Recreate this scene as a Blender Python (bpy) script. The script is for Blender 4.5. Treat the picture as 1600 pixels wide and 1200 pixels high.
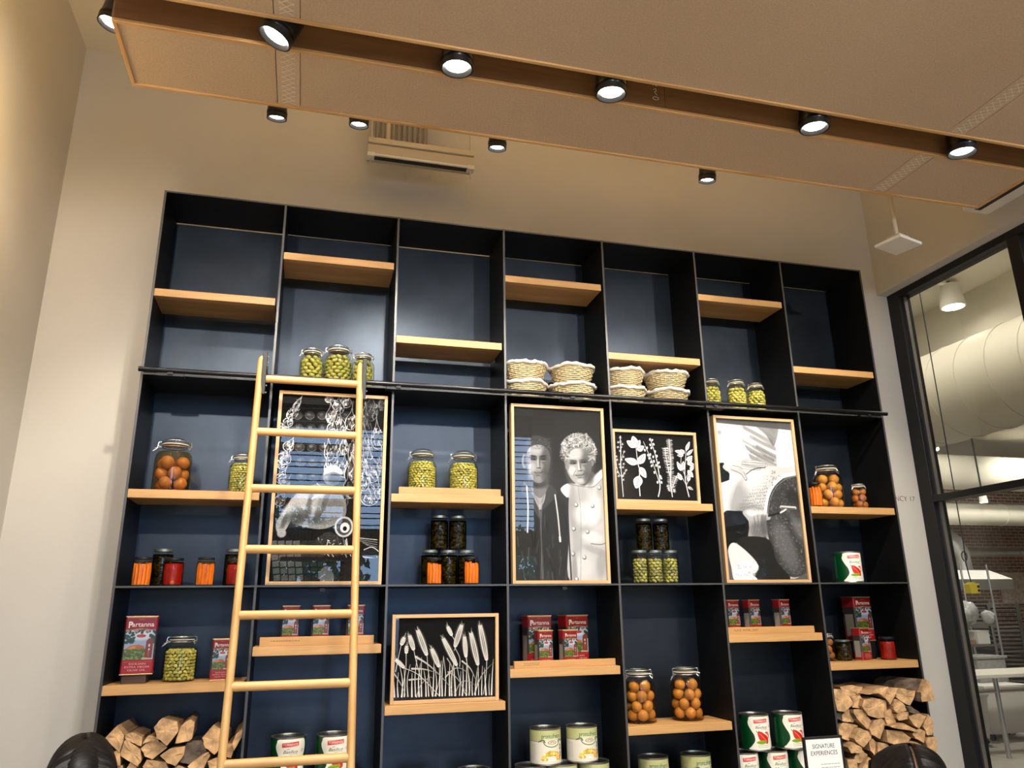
import bpy, bmesh, math, random
import numpy as np
from mathutils import Vector, Matrix

PI = math.pi
for _o in list(bpy.data.objects):
    bpy.data.objects.remove(_o, do_unlink=True)
SC = bpy.context.scene
COL = SC.collection

# ------------------------------------------------------------------ camera
cam_d = bpy.data.cameras.new('camera')
cam = bpy.data.objects.new('camera', cam_d)
COL.objects.link(cam)
FW = Vector((0.24992, 0.92523, 0.28545)); RT = Vector((0.96635, -0.25688, -0.01343)); UP = Vector((-0.0609, -0.2792, 0.9583))
cam.matrix_world = Matrix(((RT.x, UP.x, -FW.x, 0.8078), (RT.y, UP.y, -FW.y, -3.8083), (RT.z, UP.z, -FW.z, 1.4945), (0, 0, 0, 1)))
cam_d.sensor_width = 36.0
cam_d.lens = 36.0 * 1190.07 / 1600.0
cam_d.clip_start = 0.02
cam_d.clip_end = 200
SC.camera = cam

# ------------------------------------------------------------------ world, exposure
SC.view_settings.view_transform = 'Standard'
SC.view_settings.look = 'None'
SC.view_settings.exposure = 0.9
SC.view_settings.gamma = 1.0
SC.view_settings.use_curve_mapping = False
world = bpy.data.worlds.new('daylight'); SC.world = world
world.use_nodes = True
wn = world.node_tree
wn.nodes['Background'].inputs[0].default_value = (0.42, 0.64, 1.0, 1)
wn.nodes['Background'].inputs[1].default_value = 6.0

# ------------------------------------------------------------------ large lights
def area(name, loc, rot, sx, sy, power, col, spread=PI):
    l = bpy.data.lights.new(name, 'AREA'); l.shape = 'RECTANGLE'; l.size = sx; l.size_y = sy
    l.energy = power; l.color = col; l.spread = spread
    o = bpy.data.objects.new(name, l); COL.objects.link(o); o.location = loc; o.rotation_euler = rot
    return o
def portal(name, loc, rot, sx, sy):
    o = area(name, loc, rot, sx, sy, 1.0, (1, 1, 1)); o.data.cycles.is_portal = True
    return o
def spot(name, loc, target, power, col, size, blend=0.6, radius=0.04):
    l = bpy.data.lights.new(name, 'SPOT'); l.energy = power; l.color = col; l.spot_size = size; l.spot_blend = blend; l.shadow_soft_size = radius
    o = bpy.data.objects.new(name, l); COL.objects.link(o); o.location = loc
    d = Vector(target) - Vector(loc); o.rotation_euler = d.to_track_quat('-Z', 'Y').to_euler()
    return o
# ceiling fixtures further back in the dining room
for _x in (-.1, 1.4, 2.9, 4.3):
    spot('dining_room_light', (_x, -3.75, 3.56), (_x+(.1 if _x < 2 else -.5), 0.3, 1.55), 92, (1.0, .95, .88), math.radians(66), .5, .05)
    spot('dining_room_light', (_x, -5.9, 3.56), (_x, -5.2, 0), 190, (1.0, .88, .70), math.radians(120), .8, .05)
area('added_warm_uplight', (2.1, -1.02, 3.95), (PI, 0, 0), 4.1, 0.15, 17, (1.0, 0.62, 0.20))  # added uplight above the baffle, stands in for warm bounce on the upper wall
portal('window_portal', (0.72, -9.0, 2.3), (math.radians(90), 0, 0), 2.5, 4.0)
portal('window_portal', (4.1, -9.0, 2.3), (math.radians(90), 0, 0), 1.6, 4.6)
# lamp on the left wall just outside the frame
area('left_wall_lamp_light', (-0.22, -1.15, 3.35), (0, math.radians(80), math.radians(-12)), 0.5, 0.3, 9.5, (1.0, 0.68, 0.28))
# kitchen behind the glass
area('kitchen_light', (5.7, 0.9, 4.55), (0, 0, 0), 1.2, 4.0, 34, (1.0, 0.93, 0.8))
for _x, _y in ((8.0, 2.2), (9.0, 4.5), (11.0, 5.6), (14.0, 6.6)):
    spot('kitchen_light', (_x, _y, 4.5 if _x > 8.5 else 3.0), (_x+1.2, _y+2.0, 0.6), 165 if _x > 8.5 else 80, (1.0, .95, .86), math.radians(140), .6, .12)
WARM = (1.0, 0.91, 0.78)
NEAR_SPOTS = [(0.58, -1.284, (0.2, -0.6)), (1.28, -1.284, (0, 0)), (1.94, -1.284, (0, 0)), (2.93, -1.284, (0, 0)), (3.75, -1.284, (0, 0))]

# ------------------------------------------------------------------ mesh helpers
_ico = {}
def ico_data(sub):
    if sub not in _ico:
        b = bmesh.new(); bmesh.ops.create_icosphere(b, subdivisions=sub, radius=1.0)
        b.verts.ensure_lookup_table()
        _ico[sub] = ([v.co.copy() for v in b.verts], [[v.index for v in f.verts] for f in b.faces]); b.free()
    return _ico[sub]

class MB:
    def __init__(s): s.v = []; s.f = []; s.m = []; s.uv = None
    def quad(s, pts, mi=0):
        n = len(s.v); s.v += [tuple(p) for p in pts]; s.f.append(tuple(range(n, n + len(pts)))); s.m.append(mi); return s
    def box(s, x0, x1, y0, y1, z0, z1, mi=0):
        n = len(s.v)
        s.v += [(x0,y0,z0),(x1,y0,z0),(x1,y1,z0),(x0,y1,z0),(x0,y0,z1),(x1,y0,z1),(x1,y1,z1),(x0,y1,z1)]
        for q in ((0,3,2,1),(4,5,6,7),(0,1,5,4),(1,2,6,5),(2,3,7,6),(3,0,4,7)):
            s.f.append(tuple(n+i for i in q)); s.m.append(mi)
        return s
    def lathe(s, prof, n=24, cx=0, cy=0, mi=0, M=None):
        b = len(s.v); k = len(prof)
        for (r, z) in prof:
            for i in range(n):
                a = 2*PI*i/n; p = Vector((cx + r*math.cos(a), cy + r*math.sin(a), z))
                s.v.append(tuple(M @ p) if M else tuple(p))
        for j in range(k-1):
            for i in range(n):
                i2 = (i+1) % n
                s.f.append((b+j*n+i, b+j*n+i2, b+(j+1)*n+i2, b+(j+1)*n+i)); s.m.append(mi)
        if prof[0][0] > 1e-5: s.f.append(tuple(b+i for i in reversed(range(n)))); s.m.append(mi)
        if prof[-1][0] > 1e-5: s.f.append(tuple(b+(k-1)*n+i for i in range(n))); s.m.append(mi)
        return s
    def tube(s, pts, r, n=6, closed=False, mi=0):
        pts = [Vector(p) for p in pts]; k = len(pts); b = len(s.v)
        rr = r if isinstance(r, (list, tuple)) else [r]*k
        up = None
        for i in range(k):
            if closed: t = pts[(i+1) % k] - pts[i-1]
            else: t = pts[min(i+1, k-1)] - pts[max(i-1, 0)]
            if t.length < 1e-9: t = Vector((0,0,1))
            t.normalize()
            if up is None: up = t.orthogonal().normalized()
            up = (up - t*up.dot(t))
            if up.length < 1e-6: up = t.orthogonal()
            up.normalize(); w = t.cross(up)
            for j in range(n):
                a = 2*PI*j/n; s.v.append(tuple(pts[i] + (up*math.cos(a) + w*math.sin(a))*rr[i]))
        for i in range(k if closed else k-1):
            i2 = (i+1) % k
            for j in range(n):
                j2 = (j+1) % n
                s.f.append((b+i*n+j, b+i*n+j2, b+i2*n+j2, b+i2*n+j)); s.m.append(mi)
        if not closed:
            s.f.append(tuple(b+j for j in reversed(range(n)))); s.m.append(mi)
            s.f.append(tuple(b+(k-1)*n+j for j in range(n))); s.m.append(mi)
        return s
    def ball(s, c, rad, rot=None, sub=2, mi=0, bump=0.0, seed=0):
        V, F = ico_data(sub); b = len(s.v); c = Vector(c)
        rad = Vector((rad,)*3) if isinstance(rad, (int, float)) else Vector(rad)
        rnd = random.Random(seed)
        for v in V:
            k = 1 + (rnd.uniform(-bump, bump) if bump else 0)
            p = Vector((v.x*rad.x, v.y*rad.y, v.z*rad.z))*k
            if rot: p.rotate(rot)
            s.v.append(tuple(c + p))
        for f in F: s.f.append(tuple(b+i for i in f)); s.m.append(mi)
        return s
    def prism(s, poly, y0, y1, mi_front=0, mi_side=0):
        n = len(poly); b = len(s.v)
        s.v += [(x, y0, z) for x, z in poly] + [(x, y1, z) for x, z in poly]
        s.f.append(tuple(b+i for i in range(n))); s.m.append(mi_front)
        s.f.append(tuple(b+n+i for i in reversed(range(n)))); s.m.append(mi_front)
        for i in range(n):
            j = (i+1) % n
            s.f.append((b+i, b+n+i, b+n+j, b+j)); s.m.append(mi_side if isinstance(mi_side, int) else mi_side[i])
        return s
    def mesh(s, name, mats, smooth=False, fix=True):
        me = bpy.data.meshes.new(name); me.from_pydata(s.v, [], s.f)
        for m in (mats if isinstance(mats, (list, tuple)) else [mats]): me.materials.append(m)
        me.polygons.foreach_set('material_index', s.m)
        if fix:
            b = bmesh.new(); b.from_mesh(me); bmesh.ops.recalc_face_normals(b, faces=b.faces); b.to_mesh(me); b.free()
        if smooth:
            me.polygons.foreach_set('use_smooth', [True]*len(me.polygons))
            try: me.set_sharp_from_angle(angle=math.radians(42))
            except Exception: pass
        me.update()
        return me

def link(name, me, parent=None, loc=None, rot=None):
    o = bpy.data.objects.new(name, me); COL.objects.link(o)
    if parent: o.parent = parent
    if loc is not None: o.location = loc
    if rot is not None: o.rotation_euler = rot
    return o
def obj(name, mb, mats, parent=None, loc=None, smooth=False, bevel=0, rot=None, label=None, kind=None):
    o = link(name, mb.mesh(name, mats, smooth), parent, loc, rot)
    if bevel:
        m = o.modifiers.new('bevel', 'BEVEL'); m.width = bevel; m.segments = 2; m.limit_method = 'ANGLE'; m.angle_limit = math.radians(50)
    if label: o['label'] = label
    if kind: o['kind'] = kind
    return o
def thing(name, label, cat, loc=(0,0,0), group=None, rz=0):
    o = bpy.data.objects.new(name, None); COL.objects.link(o); o.location = loc; o.rotation_euler = (0, 0, rz)
    o.empty_display_size = 0.05
    return tag(o, label, cat, group)
def tag(o, label, cat, group=None):
    o['label'] = label; o['category'] = cat
    if group: o['group'] = group
    return o
def struct(name, mb, mats, bevel=0):
    o = obj(name, mb, mats, bevel=bevel); o['kind'] = 'structure'; return o
def dup(root, loc, label, group=None, rz=None, scale=None):
    def cp(o, par):
        c = o.copy(); COL.objects.link(c)
        if par is not None: c.parent = par
        for ch in list(o.children): cp(ch, c)
        return c
    kids = list(root.children)
    r = root.copy(); COL.objects.link(r)
    for ch in kids: cp(ch, r)
    r.location = loc; r['label'] = label
    if group: r['group'] = group
    if rz is not None: r.rotation_euler = (0, 0, rz)
    if scale: r.scale = scale
    return r

# ------------------------------------------------------------------ materials
def newmat(name):
    m = bpy.data.materials.new(name); m.use_nodes = True
    nt = m.node_tree; p = nt.nodes['Principled BSDF']
    return m, nt, p
def N(nt, t, **kw):
    n = nt.nodes.new(t)
    for k, v in kw.items():
        if k in n.inputs: n.inputs[k].default_value = v
        else: setattr(n, k, v)
    return n
def plain(name, col, rough=0.6, metal=0.0, noise=0.0, nscale=8.0, bump=0.0, bscale=60.0, spec=0.5, coat=0.0):
    m, nt, p = newmat(name)
    p.inputs['Base Color'].default_value = (*col, 1); p.inputs['Roughness'].default_value = rough; p.inputs['Metallic'].default_value = metal
    p.inputs['Specular IOR Level'].default_value = spec; p.inputs['Coat Weight'].default_value = coat
    tc = N(nt, 'ShaderNodeTexCoord')
    if noise > 0:
        n = N(nt, 'ShaderNodeTexNoise', Scale=nscale, Detail=4.0); nt.links.new(tc.outputs['Object'], n.inputs['Vector'])
        r = N(nt, 'ShaderNodeValToRGB'); r.color_ramp.elements[0].position = 0.3; r.color_ramp.elements[1].position = 0.7
        a = [max(0, c*(1-noise)) for c in col]; b = [min(1, c*(1+noise)) for c in col]
        r.color_ramp.elements[0].color = (*a, 1); r.color_ramp.elements[1].color = (*b, 1)
        nt.links.new(n.outputs['Fac'], r.inputs['Fac']); nt.links.new(r.outputs['Color'], p.inputs['Base Color'])
    if bump > 0:
        n2 = N(nt, 'ShaderNodeTexNoise', Scale=bscale, Detail=3.0); nt.links.new(tc.outputs['Object'], n2.inputs['Vector'])
        b = N(nt, 'ShaderNodeBump', Strength=bump, Distance=0.002); nt.links.new(n2.outputs['Fac'], b.inputs['Height']); nt.links.new(b.outputs['Normal'], p.inputs['Normal'])
    return m
def wood(name, c0, c1, axis='X', rough=0.45, scale=1.0):
    m, nt, p = newmat(name)
    tc = N(nt, 'ShaderNodeTexCoord'); mp = N(nt, 'ShaderNodeMapping')
    sc = {'X': (1.2, 22, 22), 'Y': (22, 1.2, 22), 'Z': (22, 22, 1.2)}[axis]
    mp.inputs['Scale'].default_value = [q*scale for q in sc]
    nt.links.new(tc.outputs['Object'], mp.inputs['Vector'])
    n = N(nt, 'ShaderNodeTexNoise', Scale=1.6, Detail=6.0, Roughness=0.62, Distortion=0.6); nt.links.new(mp.outputs['Vector'], n.inputs['Vector'])
    n3 = N(nt, 'ShaderNodeTexNoise', Scale=0.5, Detail=2.0); nt.links.new(mp.outputs['Vector'], n3.inputs['Vector'])
    ad = N(nt, 'ShaderNodeMath', operation='ADD'); nt.links.new(n.outputs['Fac'], ad.inputs[0]); nt.links.new(n3.outputs['Fac'], ad.inputs[1])
    mu = N(nt, 'ShaderNodeMath', operation='MULTIPLY'); mu.inputs[1].default_value = 0.5; nt.links.new(ad.outputs[0], mu.inputs[0])
    r = N(nt, 'ShaderNodeValToRGB'); r.color_ramp.elements[0].position = 0.36; r.color_ramp.elements[1].position = 0.62
    r.color_ramp.elements[0].color = (*c0, 1); r.color_ramp.elements[1].color = (*c1, 1)
    nt.links.new(mu.outputs[0], r.inputs['Fac']); nt.links.new(r.outputs['Color'], p.inputs['Base Color'])
    p.inputs['Roughness'].default_value = rough
    b = N(nt, 'ShaderNodeBump', Strength=0.15, Distance=0.001); nt.links.new(n.outputs['Fac'], b.inputs['Height']); nt.links.new(b.outputs['Normal'], p.inputs['Normal'])
    return m
def emis(name, col, s):
    m, nt, p = newmat(name); p.inputs['Base Color'].default_value = (*col, 1)
    p.inputs['Emission Color'].default_value = (*col, 1); p.inputs['Emission Strength'].default_value = s
    return m
def thin_glass(name, tint=(1,1,1), ior=1.45, rough=0.02):
    m = bpy.data.materials.new(name); m.use_nodes = True; nt = m.node_tree; nt.nodes.clear()
    o = N(nt, 'ShaderNodeOutputMaterial'); t = N(nt, 'ShaderNodeBsdfTransparent'); g = N(nt, 'ShaderNodeBsdfGlossy'); mx = N(nt, 'ShaderNodeMixShader')
    t.inputs[0].default_value = (*tint, 1); g.inputs['Roughness'].default_value = rough
    f0 = ((ior-1)/(ior+1))**2; lw = N(nt, 'ShaderNodeLayerWeight'); lw.inputs['Blend'].default_value = .5
    pw = N(nt, 'ShaderNodeMath', operation='POWER'); pw.inputs[1].default_value = 6.0; nt.links.new(lw.outputs['Facing'], pw.inputs[0])
    ma = N(nt, 'ShaderNodeMath', operation='MULTIPLY_ADD'); ma.inputs[1].default_value = 1-f0; ma.inputs[2].default_value = f0; nt.links.new(pw.outputs[0], ma.inputs[0])
    nt.links.new(ma.outputs[0], mx.inputs[0]); nt.links.new(t.outputs[0], mx.inputs[1]); nt.links.new(g.outputs[0], mx.inputs[2]); nt.links.new(mx.outputs[0], o.inputs[0])
    return m
def steel(name, c0, c1, r0, r1):
    m, nt, p = newmat(name); p.inputs['Metallic'].default_value = 0.9
    tc = N(nt, 'ShaderNodeTexCoord'); n = N(nt, 'ShaderNodeTexNoise', Scale=2.2, Detail=5.0, Roughness=0.6, Distortion=0.4); nt.links.new(tc.outputs['Object'], n.inputs['Vector'])
    r = N(nt, 'ShaderNodeValToRGB'); r.color_ramp.elements[0].position = 0.3; r.color_ramp.elements[1].position = 0.72
    r.color_ramp.elements[0].color = (*c0, 1); r.color_ramp.elements[1].color = (*c1, 1)
    nt.links.new(n.outputs['Fac'], r.inputs['Fac']); nt.links.new(r.outputs['Color'], p.inputs['Base Color'])
    mr = N(nt, 'ShaderNodeMapRange'); mr.inputs['To Min'].default_value = r0; mr.inputs['To Max'].default_value = r1
    nt.links.new(n.outputs['Fac'], mr.inputs['Value']); nt.links.new(mr.outputs[0], p.inputs['Roughness'])
    return m
def img_mat(name, px, rough=0.55, spec=0.3, metal=0.0):
    # px: H x W x 3 array of display colours computed in this script, row 0 at the top
    h, w, _ = px.shape
    im = bpy.data.images.new(name, w, h)
    a = np.ones((h, w, 4), np.float32); a[:, :, :3] = np.clip(px[::-1], 0, 1)
    im.pixels.foreach_set(a.ravel()); im.update(); im.pack()
    m, nt, p = newmat(name); t = N(nt, 'ShaderNodeTexImage'); t.image = im; t.extension = 'EXTEND'
    nt.links.new(t.outputs['Color'], p.inputs['Base Color']); p.inputs['Roughness'].default_value = rough
    p.inputs['Specular IOR Level'].default_value = spec; p.inputs['Metallic'].default_value = metal
    return m
def uv_mesh(name, verts, faces, uvs, mat, smooth=False):
    me = bpy.data.meshes.new(name); me.from_pydata(verts, [], faces); me.materials.append(mat)
    l = me.uv_layers.new(name='uv'); k = 0
    for p in me.polygons:
        for li, vi in zip(p.loop_indices, p.vertices): l.data[li].uv = uvs[vi]
        p.use_smooth = smooth
    me.update(); return me
def print_plane(name, x0, x1, z0, z1, y, mat):
    return uv_mesh(name, [(x0,y,z0),(x1,y,z0),(x1,y,z1),(x0,y,z1)], [(0,1,2,3)], [(0,0),(1,0),(1,1),(0,1)], mat)
def curved_print(name, R, z0, z1, a0, a1, mat, n=40):
    v = []; uv = []; f = []
    for i in range(n+1):
        t = i/n; a = a0 + (a1-a0)*t
        for z, q in ((z0, 0), (z1, 1)): v.append((R*math.cos(a), R*math.sin(a), z)); uv.append((t, q))
    for i in range(n): f.append((2*i, 2*i+2, 2*i+3, 2*i+1))
    return uv_mesh(name, v, f, uv, mat, True)

def text_mesh(body, size, mat, name='lettering', extrude=0.0004, offset=0.0, align='LEFT', spacing=1.0):
    c = bpy.data.curves.new('txt', 'FONT'); c.body = body; c.size = size; c.extrude = extrude; c.offset = offset; c.align_x = align; c.space_character = spacing
    c.resolution_u = 3
    o = bpy.data.objects.new('txt', c); COL.objects.link(o); bpy.context.view_layer.update()
    me = bpy.data.meshes.new_from_object(o.evaluated_get(bpy.context.evaluated_depsgraph_get()))
    bpy.data.objects.remove(o); me.name = name; me.materials.clear(); me.materials.append(mat)
    for p in me.polygons: p.material_index = 0
    return me
_tt = {}
def text_tris(body, offset=0.0):
    k = (body, offset)
    if k not in _tt:
        me = text_mesh(body, 1.0, None, extrude=0, offset=offset) if False else None
        c = bpy.data.curves.new('txt', 'FONT'); c.body = body; c.size = 1.0; c.offset = offset; c.resolution_u = 3
        o = bpy.data.objects.new('txt', c); COL.objects.link(o); bpy.context.view_layer.update()
        me = bpy.data.meshes.new_from_object(o.evaluated_get(bpy.context.evaluated_depsgraph_get())); bpy.data.objects.remove(o)
        V = np.array([v.co[:2] for v in me.vertices]); me.calc_loop_triangles()
        T = [tuple(t.vertices) for t in me.loop_triangles]
        V = V - np.array([V[:, 0].min(), 0]); _tt[k] = (V, T, V[:, 0].max())
        bpy.data.meshes.remove(me)
    return _tt[k]
# ------------------------------------------------------------------ small painter for printed matter
class Paint:
    def __init__(s, w, h, bg=0.1):
        bg = (bg,)*3 if isinstance(bg, (int, float)) else bg
        s.w, s.h = w, h; s.a = np.ones((h, w, 3), np.float32)*np.array(bg, np.float32)
        s.Y, s.X = np.mgrid[0:h, 0:w].astype(np.float32); s.X += .5; s.Y += .5
        s.map = lambda x, y: (x, y); s.k = 1.0
    def quadmap(s, tl, tr, br, bl):
        def f(x, y):
            v = 0.5
            for _ in range(3):
                u = (x - (tl[0]+(bl[0]-tl[0])*v))/((tr[0]+(br[0]-tr[0])*v)-(tl[0]+(bl[0]-tl[0])*v))
                v = (y - (tl[1]+(tr[1]-tl[1])*u))/((bl[1]+(br[1]-bl[1])*u)-(tl[1]+(tr[1]-tl[1])*u))
            return (u*s.w, v*s.h)
        s.map = f; s.k = s.w/(0.5*((tr[0]-tl[0])+(br[0]-bl[0])))
    def _c(s, c): return np.array((c,)*3 if isinstance(c, (int, float)) else c, np.float32)
    def _win(s, x0, x1, y0, y1):
        x0 = max(0, int(x0)); y0 = max(0, int(y0)); x1 = min(s.w, int(x1)+2); y1 = min(s.h, int(y1)+2)
        return (slice(y0, y1), slice(x0, x1)) if x1 > x0 and y1 > y0 else None
    def _blend(s, w, m, c):
        s.a[w] = s.a[w]*(1-m[..., None]) + s._c(c)*m[..., None]
    def poly(s, pts, c, al=1.0, raw=False):
        P = [p if raw else s.map(*p) for p in pts]
        xs = [p[0] for p in P]; ys = [p[1] for p in P]; w = s._win(min(xs)-1, max(xs)+1, min(ys)-1, max(ys)+1)
        if w is None: return
        X = s.X[w]; Y = s.Y[w]; m = np.zeros(X.shape, np.float32)
        for ox, oy in ((-.25,-.25),(.25,-.25),(-.25,.25),(.25,.25)):
            ins = np.zeros(X.shape, bool); n = len(P); x = X+ox; y = Y+oy
            for i in range(n):
                xa, ya = P[i]; xb, yb = P[(i+1) % n]
                if ya == yb: continue
                c_ = ((ya > y) != (yb > y)) & (x < (xb-xa)*(y-ya)/(yb-ya)+xa); ins ^= c_
            m += ins*.25
        s._blend(w, m*al, c)
    def smooth(s, pts, c, al=1.0): s.poly(spl(pts, True), c, al)
    def ell(s, cx, cy, rx, ry, c, rot=0, soft=0.15, al=1.0):
        cx, cy = s.map(cx, cy); rx *= s.k; ry *= s.k; R = max(rx, ry)*(1+soft)+1
        w = s._win(cx-R, cx+R, cy-R, cy+R)
        if w is None: return
        X = s.X[w]-cx; Y = s.Y[w]-cy; ca, sa = math.cos(rot), math.sin(rot)
        d = np.sqrt(((X*ca+Y*sa)/rx)**2+((-X*sa+Y*ca)/ry)**2)
        e = max(soft, .8/max(min(rx, ry), .5)); m = np.clip((1+e/2-d)/e, 0, 1); m = m*m*(3-2*m)
        s._blend(w, m*al, c)
    def line(s, pts, c, wd=2.0, w2=None, al=1.0, curve=True, soft=0.8):
        P = spl(pts, False) if curve and len(pts) > 2 else pts
        P = [s.map(*p) for p in P]; n = len(P)-1; wd *= s.k; w2 = wd if w2 is None else w2*s.k
        xs = [p[0] for p in P]; ys = [p[1] for p in P]; R = max(wd, w2)+2; w = s._win(min(xs)-R, max(xs)+R, min(ys)-R, max(ys)+R)
        if w is None: return
        X = s.X[w]; Y = s.Y[w]; best = np.zeros(X.shape, np.float32)
        for i in range(n):
            (ax, ay), (bx, by) = P[i], P[i+1]; dx, dy = bx-ax, by-ay; L = dx*dx+dy*dy+1e-9
            t = np.clip(((X-ax)*dx+(Y-ay)*dy)/L, 0, 1); d = np.hypot(X-ax-t*dx, Y-ay-t*dy)
            r = (wd+(w2-wd)*((i+t)/n))/2
            best = np.maximum(best, np.clip((r-d)/soft+.5, 0, 1))
        s._blend(w, best*al, c)
    def text(s, body, x, y, size, c, width=None, shear=0.0, offset=0.0, al=1.0, raw=True, center=False):
        V, T, W = text_tris(body, offset); sx = (width/W) if width else size
        ox = x - (sx*W/2 if center else 0)
        P = [(ox+v[0]*sx+v[1]*size*shear, y-v[1]*size) for v in V]
        xs = [p[0] for p in P]; ys = [p[1] for p in P]; w = s._win(min(xs)-1, max(xs)+1, min(ys)-1, max(ys)+1)
        if w is None: return
        X = s.X[w]; Y = s.Y[w]; m = np.zeros(X.shape, np.float32)
        x00 = w[1].start; y00 = w[0].start
        for (i, j, k) in T:
            (ax, ay), (bx, by), (cx, cy) = P[i], P[j], P[k]
            lx = max(int(min(ax, bx, cx))-1-x00, 0); hx = int(max(ax, bx, cx))+2-x00; ly = max(int(min(ay, by, cy))-1-y00, 0); hy = int(max(ay, by, cy))+2-y00
            if hx <= lx or hy <= ly: continue
            q = (slice(ly, hy), slice(lx, hx)); x_ = X[q]; y_ = Y[q]
            if x_.size == 0: continue
            for oo in ((-.25,-.25),(.25,-.25),(-.25,.25),(.25,.25)):
                xx = x_+oo[0]; yy = y_+oo[1]
                d1 = (xx-bx)*(ay-by)-(ax-bx)*(yy-by); d2 = (xx-cx)*(by-cy)-(bx-cx)*(yy-cy); d3 = (xx-ax)*(cy-ay)-(cx-ax)*(yy-ay)
                m[q] += .25*(((d1 >= 0) & (d2 >= 0) & (d3 >= 0)) | ((d1 <= 0) & (d2 <= 0) & (d3 <= 0)))
        s._blend(w, np.clip(m, 0, 1)*al, c)
    def noise(s, amp, sc=1, seed=0, win=None):
        r = np.random.RandomState(seed); hh, ww = s.h//sc+2, s.w//sc+2; n = r.uniform(-1, 1, (hh, ww)).astype(np.float32)
        n = np.kron(n, np.ones((sc, sc), np.float32))[:s.h, :s.w]; s.a += (n*amp)[..., None]; s.a = np.clip(s.a, 0, 1)
    def blur(s, r=1):
        for _ in range(r):
            for ax in (0, 1): s.a = (np.roll(s.a, 1, ax)+2*s.a+np.roll(s.a, -1, ax))/4
def spl(p, closed, n=5):
    out = []; k = len(p); rng = range(k) if closed else range(k-1)
    for i in rng:
        if closed: a, b, c, d = p[i-1], p[i], p[(i+1) % k], p[(i+2) % k]
        else: a, b, c, d = p[max(i-1, 0)], p[i], p[i+1], p[min(i+2, k-1)]
        for j in range(n):
            t = j/n
            out.append(tuple(.5*((2*b[q])+(-a[q]+c[q])*t+(2*a[q]-5*b[q]+4*c[q]-d[q])*t*t+(-a[q]+3*b[q]-3*c[q]+d[q])*t**3) for q in (0, 1)))
    if not closed: out.append(tuple(p[-1]))
    return out

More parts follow.
